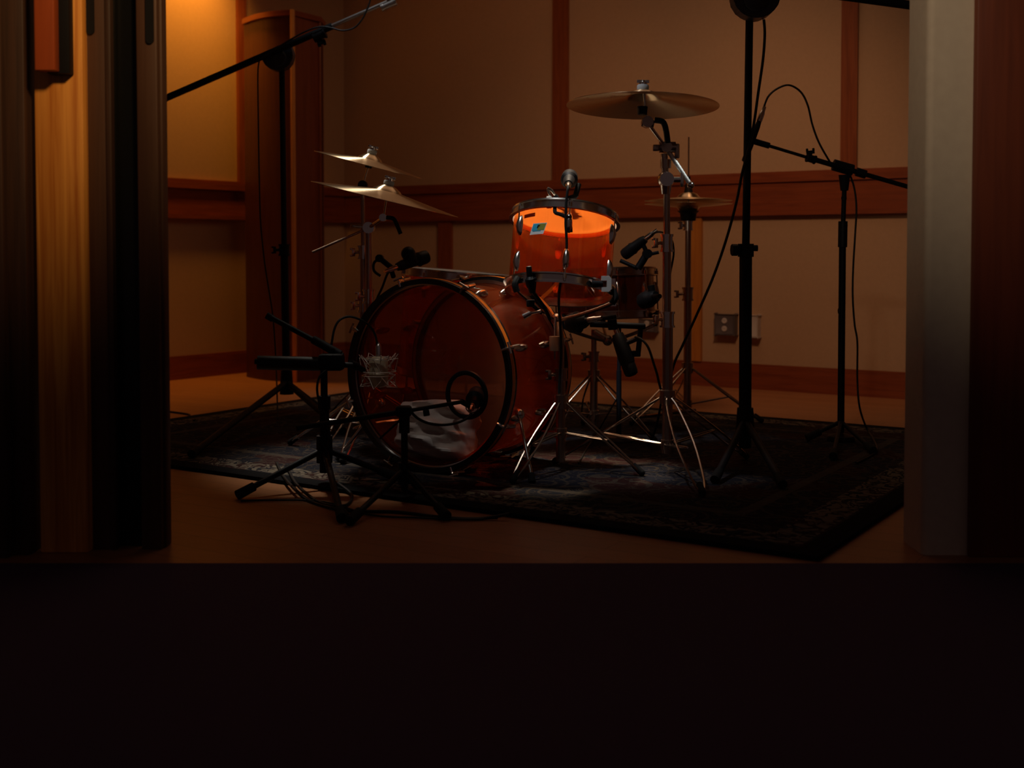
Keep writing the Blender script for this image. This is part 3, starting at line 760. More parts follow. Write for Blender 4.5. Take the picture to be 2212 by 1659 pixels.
tripod(st, c, at(1440, 858).z, at(1440, 960).z, 0.37, (-82, 38, 158), DCHROME, sep=0.017, bulge=0.010)
# --- hi-hat stand
c = V((HHc.x, HHc.y, RZ))
st = thing('hi_hat_stand', 'chrome hi-hat stand behind the crash stand against the orange upright', 'stand', c)
def at2(x, y): return W(x, y, c.y)
pole(st, (c.x, c.y, RZ + 0.02), (c.x, c.y, at2(1487, 640).z), 0.0165, DCHROME, 'lower_tube')
pole(st, (c.x, c.y, at2(1487, 640).z), (c.x, c.y, HHc.z - 0.05), 0.0125, DCHROME, 'upper_tube')
pole(st, (c.x, c.y, HHc.z - 0.05), (c.x, c.y, at2(1486, 296).z), 0.0035, DCHROME, 'pull_rod', 8)
bm = B(); clamp(bm, (c.x, c.y, at2(1487, 635).z), r=0.021, h=0.05, wing=V((-1, -0.2, 0)), wl=0.04); mk('height_clamp', bm, DCHROME, st)
bm = B(); lathe(bm, T((c.x, c.y, HHc.z - 0.075)), [(0, 0), (0.03, 0), (0.034, 0.03), (0.045, 0.04), (0, 0.045)], 24); mk('cymbal_cup', bm, BPLAST, st)
bm = B(); clamp(bm, (c.x, c.y, HHc.z - 0.095), r=0.018, h=0.035, wing=V((-1, -0.5, 0))); mk('seat_clamp', bm, CHROME, st)
bm = B(); cyl(bm, (c.x, c.y, HHc.z + 0.04), (c.x, c.y, HHc.z + 0.075), 0.018, 0.012); cyl(bm, (c.x, c.y, HHc.z + 0.075), (c.x, c.y, HHc.z + 0.105), 0.008); mk('clutch', bm, BLACK, st)
tripod(st, c, at2(1487, 795).z, at2(1487, 872).z, 0.30, (-20, 100, 215), DCHROME)
bm = B(); box(bm, T((c.x - 0.12, c.y - 0.20, RZ + 0.05)) @ Matrix.Rotation(0.5, 4, 'Z') @ Matrix.Rotation(-0.2, 4, 'X'), (0.09, 0.30, 0.012), 0.004); mk('pedal', bm, DCHROME, st)
# --- snare basket stands (one under the tom, one under the snare)
def basket(t, c, zneck, drumc, n, R, m, hubz, lowz, legR, angs, offs=None):
    pole(t, (c.x, c.y, RZ + 0.03), (c.x, c.y, zneck - 0.10), 0.0145, m, 'lower_tube')
    pole(t, (c.x, c.y, zneck - 0.10), (c.x, c.y, zneck), 0.0105, m, 'upper_tube')
    bm = B(); clamp(bm, (c.x, c.y, zneck - 0.10), r=0.019, h=0.035, wing=V((-1, -0.3, 0))); mk('height_clamp', bm, m, t)
    n = V(n).normalized(); M = fr(drumc, n, V((0, -1, 0)))
    hubp = drumc - n * 0.075
    bm = B(); cyl(bm, (c.x, c.y, zneck - 0.01), hubp, 0.014); sph(bm, hubp, 0.020); mk('basket_tilter', bm, m, t)
    for k in range(3):
        a = math.radians(angs[k]); d = (M.to_3x3() @ V((math.cos(a), math.sin(a), 0)))
        e = drumc + d * (R + 0.012)
        bm = B(); tube(bm, [hubp + d * 0.015, hubp + d * (R * 0.5) + n * 0.018, e - n * 0.02, e + n * 0.004], 0.0065, seg=8, n=6)
        ar = mk('basket_arm', bm, m, t)
        bm = B(); tube(bm, [e - n * 0.022, e + d * 0.010, e + n * 0.022], 0.010, seg=8, n=5); mk('rubber_grip', bm, RUBBER, ar)
    tripod(t, c, hubz, lowz, legR, (-95, 25, 145) if offs is None else offs, m)
TB = TT - TN * (TL + 0.02)
c = G(1211, 1017, RZ)
st = thing('drum_stand', 'chrome basket stand holding up the orange tom', 'stand', (c.x, c.y, RZ), 'basket stands')
basket(st, c, W(1205, 740, c.y).z, TB, TN, TR, DCHROME, W(1211, 868, c.y).z, W(1211, 935, c.y).z, 0.26, (70, 190, 310), (-125, -20, 110))
p = W(1198, 742, c.y - 0.01)
bm = B(); cyl(bm, p + V((0, 0, 0.022)), p - V((0, 0, 0.022)), 0.0165, seg=20); mk('adjuster_barrel', bm, BARREL, st, 'bright satin adjuster barrel')
pole(st, p + V((0, 0, 0.022)), p + V((0.004, 0, 0.085)), 0.0035, CHROME, 'adjuster_rod', 8)
bm = B(); cyl(bm, p - V((0, 0, 0.022)), p - V((0, 0, 0.05)), 0.005, 0.003); mk('adjuster_tip', bm, CHROME, st)
SB = SN - SNN * (0.155 + 0.02)
c2 = V((W(1283, 760, 4.42).x, 4.42, RZ))
st = thing('drum_stand', 'darker basket stand under the snare, further back', 'stand', c2, 'basket stands')
basket(st, c2, W(1283, 712, 4.42).z, SB, SNN, 0.178, DCHROME, W(1283, 812, 4.42).z, W(1283, 895, 4.42).z, 0.27, (60, 180, 300), (-150, -40, 95))
# --- left cymbal stands
c = V((W(785, 700, 4.35).x, 4.35, RZ))
st = thing('cymbal_stand', 'straight chrome stand carrying the small upper left cymbal', 'stand', c, 'chrome cymbal stands')
zz = lambda y: W(785, y, 4.35).z
pole(st, (c.x, c.y, RZ + 0.04), (c.x, c.y, zz(660)), 0.015, DCHROME, 'lower_tube')
pole(st, (c.x, c.y, zz(660)), (c.x, c.y, zz(545)), 0.012, DCHROME, 'middle_tube')
pole(st, (c.x, c.y, zz(545)), W(783, 400, 4.35), 0.008, DCHROME, 'upper_tube')
for yy in (660, 545):
    bm = B(); clamp(bm, (c.x, c.y, zz(yy)), r=0.019, h=0.045, wing=V((-1, -0.5, 0))); mk('height_clamp', bm, CHROME, st)
bm = B(); q = W(784, 400, 4.35); cyl(bm, q + V((0, -0.018, 0)), q + V((0, 0.018, 0)), 0.017); mk('tilter', bm, BPLAST, st)
pole(st, q, UP + UPN * 0.05, 0.0035, CHROME, 'threaded_rod', 8)
bm = B(); cyl(bm, UP + UPN * 0.010, UP - UPN * 0.012, 0.015, 0.012); mk('cymbal_seat', bm, BPLAST, st)
tripod(st, c, zz(830), zz(905), 0.30, (-110, 10, 130), CHROME)
c = V((W(797, 700, 4.12).x, 4.12, RZ))
st = thing('cymbal_stand', 'chrome boom stand under the lower left cymbal, rod sticking out left', 'stand', c, 'chrome cymbal stands')
zz = lambda y: W(797, y, 4.12).z
pole(st, (c.x, c.y, RZ + 0.04), (c.x, c.y, zz(640)), 0.015, DCHROME, 'lower_tube')
pole(st, (c.x, c.y, zz(640)), (c.x, c.y, zz(500)), 0.0115, DCHROME, 'upper_tube')
bm = B(); clamp(bm, (c.x, c.y, zz(640)), r=0.019, h=0.045, wing=V((-1, -0.5, 0))); mk('height_clamp', bm, CHROME, st)
k0 = W(797, 492, 4.12)
bm = B(); cyl(bm, k0 + V((0, -0.02, 0)), k0 + V((0, 0.02, 0)), 0.02); sph(bm, k0, 0.018); cyl(bm, k0 + V((-0.05, 0, 0.006)), k0 + V((0.02, 0, 0)), 0.006); box(bm, T(k0 + V((-0.05, 0, 0.006))), (0.03, 0.01, 0.012), 0.003); mk('boom_clamp', bm, CHROME, st)
e0 = W(675, 545, 4.08); e1 = W(828, 470, 4.0)
pole(st, e0, k0, 0.0045, DCHROME, 'boom_rod', 10); pole(st, k0, e1, 0.006, CHROME, 'boom_rod', 10)
bm = B(); sph(bm, e1, 0.013); cyl(bm, e1 + V((0, -0.016, 0)), e1 + V((0, 0.012, 0)), 0.013); mk('tilter', bm, CHROME, st)
bm = B(); tube(bm, [e1 + V((0.012, -0.02, 0)), e1 + V((0.035, -0.02, -0.004)), e1 + V((0.045, -0.02, -0.02)), e1 + V((0.06, -0.02, -0.055))], 0.007, n=6); mk('wing_handle', bm, BPLAST, st, 'black bent handle')
pole(st, e1, RD + RDN * 0.06, 0.0035, CHROME, 'threaded_rod', 8)
bm = B(); cyl(bm, RD + RDN * 0.012, RD - RDN * 0.004, 0.014, 0.012); mk('cymbal_seat', bm, BPLAST, st)
tripod(st, c, zz(845), zz(915), 0.30, (-100, 30, 165), CHROME)
# ------------------------------------------------------------------ microphone stands
def legflat(t, a, b, m, r=0.009):
    bm = B(); cyl(bm, a, b, r, r * 0.9, 10); lg = mk('leg', bm, m, t)
    bm = B(); d = (V(b) - V(a)).normalized(); cyl(bm, V(b) - d * 0.05, V(b) + d * 0.005, 0.0135, 0.0145, 12); mk('rubber_foot', bm, RUBBER, lg)
def housing(t, p, r, d=0.05, tilt=0.0, m=NAVYP, name='boom_clutch', view=V((0, -1, 0))):
    """D-shaped clutch housing hanging under the boom"""
    M = fr(p, V((0, -1, 0)), V((-math.sin(tilt), 0, math.cos(tilt))))
    poly = [(0.35 * r, -r * 1.02), (-0.1 * r, -r)] + [(-r * math.sin(u) - 0.1 * r, -r * math.cos(u)) for u in [PI * k / 18 for k in range(1, 18)]] + [(-0.1 * r, r), (0.35 * r, r * 1.02)]
    bm = B(); prism(bm, M, poly, d); bmesh.ops.bevel(bm, geom=list(bm.edges), offset=0.004, segments=2, affect='EDGES')
    h_ = mk(name, bm, m, t)
    bm = B(); lathe(bm, M @ T((-0.35 * r, 0, d / 2)), [(0, 0.010), (r * 0.45, 0.010), (r * 0.52, 0.006), (r * 0.52, 0), (0, 0)], 32); mk('clutch_cap', bm, m, h_)
    return M, h_
# left tall stand
YL = 5.05
c = V((W(619, 800, YL).x, YL, RZ))
st = thing('microphone_stand', 'tall black boom stand at left, its arm crossing the curved column', 'stand', c, 'large black boom stands')
ptop = W(609, 150, YL)
pole(st, c + V((0, 0, 0.1)), W(614, 540, YL), 0.017, BLACK, 'lower_tube'); pole(st, W(614, 540, YL), ptop + V((0, 0, 0.01)), 0.0125, BLACK, 'upper_tube')
bm = B(); clamp(bm, W(614, 540, YL), r=0.022, h=0.045, wing=V((-1, -0.3, 0)), wl=0.03); mk('height_clamp', bm, BLACK, st)
hb = W(600, 118, YL - 0.0)
bm_a = W(325, 233, YL + 0.05); bm_b = W(722, 61, YL - 0.02); bm_c = W(960, -42, YL - 0.06)
Mh, hobj = housing(st, hb + V((0, 0, 0.002)), 0.066, 0.06, tilt=0.38 * 1.0)
pole(st, bm_a + V((0, -0.05, 0)), bm_b + V((0, -0.05, 0)), 0.0145, BLACK, 'boom_tube'); pole(st, bm_b + V((0, -0.05, 0)), bm_c + V((0, -0.05, 0)), 0.0095, STEEL, 'boom_extension')
q = W(690, 76, YL - 0.07)
bm = B(); clamp(bm, q, (bm_c - bm_a), r=0.02, h=0.05, wing=V((0.3, -0.2, -1)), wl=0.02); mk('boom_lock', bm, BLACK, st)
q = W(840, 11, YL - 0.10)
bm = B(); clamp(bm, q, (bm_c - bm_a), r=0.015, h=0.06, wing=V((0.3, -0.2, 1)), wl=0.01); mk('boom_lock', bm, STEEL, st)
bm = B(); box(bm, Mh @ T((0.022, 0.0, 0.034)), (0.003, 0.075, 0.002)); mk('housing_mark', bm, PALEP, hobj, 'pale line on the housing')
for fx, fy in ((415, 980), (690, 880), (740, 930)):
    f_ = G(fx, fy, RZ + 0.015); legflat(st, c + V((0, 0, 0.13)), f_, BLACK, 0.013)
bm = B(); cyl(bm, c + V((0, 0, 0.08)), c + V((0, 0, 0.18)), 0.03, 0.024, 18); mk('leg_hub', bm, BLACK, st)
# right tall stand
c = G(1609, 1000, RZ); YR = c.y
st = thing('microphone_stand', 'tall thick black stand at right reaching out of the top', 'stand', c, 'large black boom stands')
pole(st, c + V((0, 0, 0.05)), W(1611, 540, YR), 0.0205, BLACK, 'lower_tube'); ptop = W(1619, 30, YR); pole(st, W(1611, 540, YR), ptop, 0.0125, BLACK, 'upper_tube')
q = W(1611, 540, YR)
bm = B(); cyl(bm, q - V((0, 0, 0.022)), q + V((0, 0, 0.02)), 0.026); cyl(bm, q, q + V((-0.035, -0.012, 0)), 0.010); cyl(bm, q + V((-0.03, -0.012, 0)), q + V((-0.048, -0.014, 0)), 0.019, seg=8); cyl(bm, q + V((0, 0, 0.006)), q + V((0.038, 0, 0.006)), 0.010); mk('height_clamp', bm, BLACK, st)
Mh, hobj = housing(st, W(1631, -14, YR - 0.03), 0.076, 0.07, tilt=-0.12)
bm = B(); box(bm, Mh @ T((-0.04, -0.022, 0.037)), (0.006, 0.022, 0.002)); box(bm, Mh @ T((-0.052, -0.022, 0.037)), (0.004, 0.014, 0.002)); box(bm, Mh @ T((-0.028, -0.022, 0.037)), (0.004, 0.008, 0.002)); mk('housing_mark', bm, PALEP, hobj, 'pale maker mark on the housing')
ba = W(1180, -95, YR - 0.1); bb = W(2060, 24, YR + 0.0)
pole(st, ba, bb, 0.014, BLACK, 'boom_tube'); pole(st, W(1560, -62, YR - 0.03) , W(2060, 8, YR + 0.02), 0.006, BLACK, 'boom_guide')
for fx, fy in ((1545, 1035), (1690, 1045), (1600, 925)):
    legflat(st, c + V((0, 0, 0.14)), G(fx, fy, RZ + 0.015), BLACK, 0.012)
bm = B(); cyl(bm, c + V((0, 0, 0.10)), c + V((0, 0, 0.18)), 0.031, 0.026, 18); mk('leg_hub', bm, BLACK, st)
# right small stand
c = G(1816, 952, RZ); YS = c.y
st = thing('microphone_stand', 'slim black boom stand on the right holding a pencil microphone', 'stand', c)
pole(st, c + V((0, 0, 0.03)), W(1820, 520, YS), 0.0125, BLACK, 'lower_tube'); pole(st, W(1820, 520, YS), W(1824, 405, YS), 0.0085, BLACK, 'upper_tube')
pole(st, W(1820, 534, YS), W(1821, 478, YS), 0.0165, BPLAST, 'grip_clutch')
bm = B(); cyl(bm, W(1824, 378, YS), W(1824, 412, YS), 0.021, 0.014); cyl(bm, W(1823, 425, YS), W(1823, 431, YS), 0.010); mk('swivel_head', bm, BLACK, st)
bm = B(); q = W(1811, 672, YS); cyl(bm, q, q + V((0.016, 0, 0)), 0.010); mk('knob', bm, BLACK, st)
b0 = W(1628, 305, YS - 0.06); b1 = W(1750, 342, YS - 0.03); b2 = W(1870, 377, YS); b3 = W(2060, 432, YS + 0.05)
pole(st, b0, b1, 0.0058, BLACK, 'boom_rod'); pole(st, b1, b2, 0.0095, BLACK, 'boom_tube'); pole(st, b2, b3, 0.0085, BLACK, 'boom_tube')
bm = B(); clamp(bm, W(1752, 343, YS - 0.03), (b3 - b0), r=0.014, h=0.03, wing=V((-0.1, 0, 1)), wl=0.016); mk('boom_lock', bm, BLACK, st)
bm = B(); cyl(bm, W(1800, 356, YS), W(1842, 368, YS), 0.021, 0.021); cyl(bm, W(1850, 371, YS), W(1870, 377, YS), 0.016); mk('boom_clutch', bm, BLACK, st)
bm = B(); cyl(bm, b0, W(1662, 315, YS - 0.06), 0.011); mk('boom_tip', bm, BLACK, st)
bm = B(); lathe(bm, T(c), [(0, 0.028), (0.02, 0.026), (0.045, 0.018), (0.05, 0.01), (0.05, 0), (0, 0)], 32); mk('base_hub', bm, BLACK, st)
for fx, fy in ((1745, 945), (1800, 985), (1885, 972)):
    legflat(st, c + V((0, 0, 0.07)), G(fx, fy, RZ + 0.014), BLACK, 0.008)
# ---------------- microphones
def mic(name, label, a, b, rh, rb, hl=0.35, m=BPLAST, gm=GRILLE, ring=True, conn=True, group=None):
    """a = grille end, b = connector end"""
    a = V(a); b = V(b); t = thing(name, label, 'microphone', (a + b) / 2, group)
    L = (b - a).length; M = fr(a, b - a)
    bm = B(); h = L * hl
    lathe(bm, M, [(0, 0), (rh * 0.55, 0.001), (rh * 0.9, rh * 0.25), (rh, rh * 0.7), (rh, h * 0.85), (rh * 0.96, h)], 28); mk('grille', bm, gm, t)
    bm = B(); lathe(bm, M, [(rh * 0.9, h), (rh * 1.05, h), (rh * 1.05, h + 0.004), (rb, h + 0.012), (rb * 0.92, L * 0.85), (rb * 0.7, L), (0, L)], 28); mk('body', bm, m, t)
    if conn:
        bm = B(); lathe(bm, M, [(0, L), (0.0095, L), (0.0095, L + 0.03), (0.0075, L + 0.034), (0.006, L + 0.055), (0, L + 0.055)], 18); mk('cable_plug', bm, CHROME, t, 'bright metal plug')
    return t
def cable(label, pts, r=0.0033, name='microphone_cable', grp=None):
    pts = [V(p) for p in pts]
    bm = B(); tube(bm, pts, r, seg=8, n=8)
    o = mk(name, bm, CABLE, loc=pts[-1]); tag(o, label, 'cable', grp); return o
# pencil mic on slim stand
a = W(1622, 322, YS - 0.07); b = W(1641, 262, YS - 0.07)
t = mic('pencil_microphone', 'slim pencil microphone upright on the end of the right boom', W(1607, 350, YS - 0.07), W(1640, 262, YS - 0.07), 0.010, 0.0115, 0.25, BLACK)
bm = B(); p = W(1643, 254, YS - 0.07); q = W(1649, 232, YS - 0.07)
cable('black cable arching from the pencil microphone over to its boom', [W(1650, 232, YS - 0.07), W(1660, 208, YS - 0.07), W(1680, 191, YS - 0.06), W(1705, 184, YS - 0.05), W(1730, 199, YS - 0.04), W(1745, 228, YS - 0.04), W(1755, 270, YS - 0.03), W(1770, 310, YS - 0.03), W(1795, 354, YS - 0.02)], 0.0036)
cable('black cable hanging down beside the slim right stand to the rug', [W(1834, 372, YS + 0.02), W(1845, 405, YS + 0.02), W(1850, 450, YS + 0.01), W(1847, 510, YS), W(1843, 580, YS), W(1842, 640, YS), W(1846, 700, YS), W(1852, 740, YS), W(1852, 820, YS), W(1857, 880, YS), G(1872, 925, 0.03), G(1886, 948, RZ + 0.004), G(1893, 975, RZ + 0.004), G(1850, 1000, RZ + 0.004)], 0.0036)
cable('long black cable swooping from the tall right stand down towards the hi-hat', [W(1650, 42, YR), W(1652, 75, YR), W(1648, 130, YR), W(1638, 200, YR), W(1628, 270, YR), W(1615, 330, YR - 0.02), W(1603, 375, YR - 0.03), W(1590, 440, YR), W(1568, 520, YR + .05), W(1540, 600, YR + .1), W(1505, 680, YR + .15), W(1475, 745, YR + .2), W(1455, 790, YR + .2), W(1443, 850, YR + .25), G(1440, 930, RZ + 0.004)], 0.0045)
# tom mic pointing away, on rim clamp
t = mic('tom_microphone', 'black microphone standing above the orange tom, cable plug facing us', W(1231, 380, 3.86), W(1228, 398, 3.72), 0.026, 0.019, 0.45, BPLAST, BPLAST)
TM_p = W(1231, 378, 3.86)
cable('black cable hanging straight down across the front of the orange tom', [W(1227, 403, 3.665), W(1226, 412, 3.655), W(1223, 440, 3.65), W(1222, 480, 3.645), W(1224, 540, 3.64), W(1216, 590, 3.64), W(1209, 620, 3.645), W(1207, 660, 3.65), W(1210, 700, 3.68), W(1212, 760, 3.69), W(1207, 850, 3.68)], 0.0042)
def gclamp(px, py, Y, label, s=1.0, flip=1, rot=0.0):
    p = W(px, py, Y); t = thing('rim_clamp', label, 'clamp', p)
    M = T(p) @ Matrix.Rotation(rot, 4, 'Y')
    poly = [(-0.014, 0.024), (0.010, 0.024), (0.016, 0.016), (0.016, -0.016), (0.008, -0.024), (-0.014, -0.024), (-0.014, -0.010), (0.002, -0.010), (0.002, 0.010), (-0.014, 0.010)]
    poly = [(x * flip * s, y * s) for x, y in poly]
    Mx = M @ Matrix(((1, 0, 0, 0), (0, 0, -1, 0), (0, 1, 0, 0), (0, 0, 0, 1)))
    bm = B(); prism(bm, Mx, poly, 0.016); mk('clamp_jaw', bm, WHITEM, t, 'white clamp jaw')
    bm = B(); cyl(bm, p + V((-0.010 * flip, 0, 0)), p + V((-0.042 * flip, 0, 0)), 0.010, 0.013, 10); mk('thumb_screw', bm, BPLAST, t)
    return t
gclamp(1309, 613, 3.62, 'white C-shaped clamp gripping the lower right rim of orange tom', 1.0, 1)
p = W(1186, 437, 3.70)
t = thing('rim_clamp', 'silver clamp with black arm on the top rim of orange tom', 'clamp', p)
bm = B(); box(bm, T(p), (0.016, 0.02, 0.038), 0.002); mk('clamp_jaw', bm, WHITEM, t, 'pale clamp jaw')
bm = B(); tube(bm, [p + V((0.012, 0, 0.0)), W(1183, 408, 3.70), W(1192, 412, 3.70), W(1202, 425, 3.70)], 0.004, n=4); mk('clamp_lever', bm, CHROME, t)
bm = B(); cyl(bm, W(1196, 424, 3.70), W(1206, 440, 3.70), 0.013, 0.013); cyl(bm, W(1204, 436, 3.72), W(1243, 424, 3.80), 0.008); cyl(bm, W(1243, 424, 3.80), W(1250, 398, 3.82), 0.009)
mk('mic_arm', bm, BLACK, t)
bm = B(); tube(bm, [W(1200, 440, 3.68), W(1199, 458, 3.66), W(1210, 463, 3.655), W(1228, 470, 3.652)], 0.006, n=4); cyl(bm, W(1228, 466, 3.655), W(1230, 502, 3.655), 0.011, 0.010); mk('cable_clip', bm, BPLAST, t)
# floor tom mic
t = mic('floor_tom_microphone', 'black stubby microphone over the chrome floor tom rim', W(925, 553, 4.30), W(858, 577, 4.22), 0.025, 0.020, 0.30, BPLAST)
bm = B(); sph(bm, W(882, 548, 4.25), 0.026, 18); cyl(bm, W(882, 548, 4.25), W(893, 572, 4.25), 0.026, 0.022, 16); mk('shock_cradle', bm, BPLAST, t)
p = W(836, 562, 4.24)
t2 = thing('rim_clamp', 'black jointed clamp between floor tom microphone and the left stands', 'clamp', p)
bm = B(); cyl(bm, W(848, 580, 4.23), W(820, 558, 4.25), 0.010); cyl(bm, W(820, 558, 4.25) + V((0, -.02, 0)), W(820, 558, 4.25) + V((0, .02, 0)), 0.014); tube(bm, [W(820, 558, 4.25), W(808, 568, 4.25), W(808, 585, 4.25), W(822, 596, 4.25)], 0.005, n=4); cyl(bm, W(845, 582, 4.23), W(850, 598, 4.25), 0.009); mk('mic_arm', bm, BLACK, t2)
cable('black cable dropping from the floor tom microphone behind the bass drum', [W(850, 583, 4.22), W(838, 590, 4.2), W(826, 620, 4.2), W(810, 660, 4.2), W(806, 720, 4.22), W(800, 800, 4.22)], 0.0042)
# snare top mic
t = mic('snare_microphone', 'black microphone slanting down-left beside the crash stand pole', W(1345, 553, 4.20), W(1394, 516, 4.16), 0.021, 0.019, 0.42, BPLAST)
bm = B(); cyl(bm, W(1398, 548, 4.16), W(1378, 580, 4.16), 0.013, 0.013); cyl(bm, W(1398, 548, 4.16) + V((0, -.025, 0)), W(1398, 548, 4.16) + V((0, .02, 0)), 0.016); cyl(bm, W(1390, 530, 4.16), W(1400, 552, 4.16), 0.008); cyl(bm, W(1392, 552, 4.15), W(1423, 545, 4.15), 0.006)
cyl(bm, W(1378, 580, 4.16), W(1340, 563, 4.18), 0.007)
mk('swivel_mount', bm, BLACK, t)
cable('thin black cable looping from snare microphone around the crash stand pole', [W(1404, 510, 4.15), W(1414, 503, 4.12), W(1425, 501, 4.0), W(1440, 506, 3.95), W(1452, 521, 3.95), W(1455, 550, 3.95), W(1448, 590, 3.95), W(1442, 640, 3.92), W(1446, 700, 3.9)], 0.0036)
# mic under the tom, horizontal
t = mic('tom_microphone', 'black microphone lying level beneath the orange tom', W(1226, 700, 3.86), W(1268, 692, 3.82), 0.034, 0.026, 0.5, BPLAST)
bm = B(); cyl(bm, W(1290, 689, 3.80), W(1330, 684, 3.82), 0.0075); cyl(bm, W(1276, 700, 3.84), W(1392, 705, 3.9), 0.010); cyl(bm, W(1322, 690, 3.84), W(1324, 712, 3.84), 0.015); mk('mic_arm', bm, BLACK, t)
# mic beside bass drum top
t = mic('clip_microphone', 'small black clip microphone upright at the lower left tom rim', W(1142, 574, 3.62), W(1147, 622, 3.63), 0.009, 0.016, 0.42, BPLAST, BPLAST, conn=False)
bm = B(); cyl(bm, W(1147, 600, 3.63), W(1150, 632, 3.64), 0.018, 0.010); tube(bm, [W(1150, 628, 3.64), W(1166, 650, 3.66), W(1178, 668, 3.68), W(1188, 690, 3.70)], 0.006, n=5); mk('gooseneck', bm, BLACK, t)
p = W(1146, 655, 3.66)
t = thing('rim_clamp', 'small black and silver clamp under the left edge of orange tom', 'clamp', p)
bm = B(); box(bm, T(p), (0.026, 0.022, 0.022), 0.003); cyl(bm, p, W(1170, 676, 3.68), 0.006); mk('clamp_body', bm, BPLAST, t)
bm = B(); cyl(bm, W(1130, 684, 3.66), W(1146, 676, 3.66), 0.010, 0.009); cyl(bm, W(1146, 676, 3.66), W(1168, 672, 3.67), 0.005); mk('thumb_screw', bm, CHROME, t)
# snare side mic and hanging black junction
t = mic('snare_microphone', 'short black microphone pointing at the shaded snare shell', W(1384, 652, 4.18), W(1418, 640, 4.12), 0.030, 0.026, 0.5, BPLAST, conn=False)
bm = B(); cyl(bm, W(1410, 640, 4.14), W(1406, 616, 4.14), 0.013); cyl(bm, W(1408, 640, 4.14), W(1425, 640, 4.0), 0.008); mk('mount', bm, BPLAST, t)
p = W(1345, 765, 4.0)
t = mic('snare_microphone', 'long black microphone hanging nose-down under the snare', W(1366, 812, 3.98), W(1334, 722, 4.02), 0.024, 0.027, 0.3, BPLAST)
bm = B(); cyl(bm, W(1352, 742, 4.0), W(1385, 728, 4.0), 0.008); cyl(bm, W(1385, 700, 4.0), W(1378, 766, 4.0), 0.009); box(bm, T(W(1374, 764, 4.0)), (0.03, 0.02, 0.02), 0.004); mk('mic_arm', bm, BLACK, t)
c = V((W(1337, 880, 4.3).x, 4.3, RZ))
st = thing('microphone_stand', 'short blue-black stand among the snare legs', 'stand', c)
pole(st, c + V((0, 0, 0.02)), W(1337, 800, 4.3), 0.0095, NAVYP, 'lower_tube'); pole(st, W(1337, 800, 4.3), W(1338, 700, 4.3), 0.007, NAVYP, 'upper_tube')
bm = B(); lathe(bm, T(c), [(0, 0.02), (0.05, 0.016), (0.06, 0.006), (0.06, 0), (0, 0)], 28); mk('round_base', bm, NAVYP, st)
cable('black cable curling from under the snare down to the right', [W(1372, 728, 4.0), W(1385, 733, 3.98), W(1400, 750, 3.96), W(1412, 785, 3.95), W(1422, 820, 3.95), W(1428, 870, 3.98), G(1400, 960, RZ + 0.004), G(1330, 975, RZ + 0.004)], 0.0042)
cable('thin black cable slanting across the rug behind the tom stand', [W(1332, 862, 4.3), W(1310, 900, 4.2), G(1290, 935, RZ + 0.03), G(1270, 965, RZ + 0.004), G(1250, 1000, RZ + 0.004)], 0.003)
# condenser in shock mount in front of the bass drum
CMp = W(818, 802, 3.60)
cm = thing('condenser_microphone', 'satin gold-grey studio microphone in a spidery shock mount', 'microphone', CMp)
M = T(CMp)
bm = B(); lathe(bm, M, [(0, 0.046), (0.012, 0.046), (0.024, 0.040), (0.0295, 0.030), (0.0295, -0.004)], 36); mk('body', bm, MICSILV, cm)
bm = B(); lathe(bm, M, [(0.0295, -0.004), (0.031, -0.006), (0.031, -0.010), (0.0295, -0.012), (0.0295, -0.036), (0.024, -0.046), (0, -0.048)], 36); mk('grille', bm, MICSILV, cm)
bm = B(); lathe(bm, M, [(0, 0.046), (0.0095, 0.046), (0.0095, 0.075), (0.007, 0.08), (0, 0.09)], 18); mk('cable_plug', bm, STEEL, cm)
def ringt(bm, c_, R, r, seg=40):
    tube(bm, [V((c_.x + R * math.cos(2 * PI * k / seg), c_.y + R * math.sin(2 * PI * k / seg), c_.z)) for k in range(seg)], r, seg=6, sm=False, closed=True)
sm_ = thing('shock_mount', 'wire basket shock mount around the studio microphone', 'microphone mount', CMp + V((0, 0, -0.02)))
for z, R in ((-0.012, 0.050), (0.000, 0.052), (0.036, 0.036), (0.041, 0.036)):
    bm = B(); ringt(bm, CMp + V((0, 0, z)), R, 0.0016); mk('ring', bm, WIRE, sm_)
bm = B()
n = 8
for k in range(n):
    a = 2 * PI * (k + 0.3) / n; b = 2 * PI * (k + 0.8) / n
    P = lambda ang, R, z: CMp + V((R * math.cos(ang), R * math.sin(ang), z))
    tube(bm, [P(a, 0.036, 0.036), P(b, 0.060, 0.040 if k % 2 else 0.052), P(b + 0.4, 0.05, 0.0)], 0.0014, seg=5, sm=False)
    tube(bm, [P(a, 0.060, 0.040 if k % 2 else 0.052), P(a, 0.031, 0.012)], 0.0014, seg=5, sm=False)
    tube(bm, [P(a, 0.050, -0.012), P(b, 0.058, -0.048 if k % 2 else -0.038), P(b + 0.4, 0.034, -0.030), P(b + 0.5, 0.050, -0.012)], 0.0014, seg=5, sm=False)
    tube(bm, [P(b, 0.058, -0.048 if k % 2 else -0.038), P(a, 0.030, -0.046)], 0.0014, seg=5, sm=False)
mk('wire_struts', bm, WIRE, sm_)
bm = B(); cyl(bm, W(772, 792, 3.56), W(786, 800, 3.58), 0.009); cyl(bm, W(757, 786, 3.54), W(772, 792, 3.56), 0.013); mk('swivel', bm, BLACK, sm_)
c = V((W(701, 1000, 3.52).x, 3.52, RZ))
st = thing('microphone_stand', 'short black stand with thick counterweight holding the studio microphone', 'stand', c, 'low stands in front of the bass drum')
zz = lambda y: W(701, y, 3.52).z
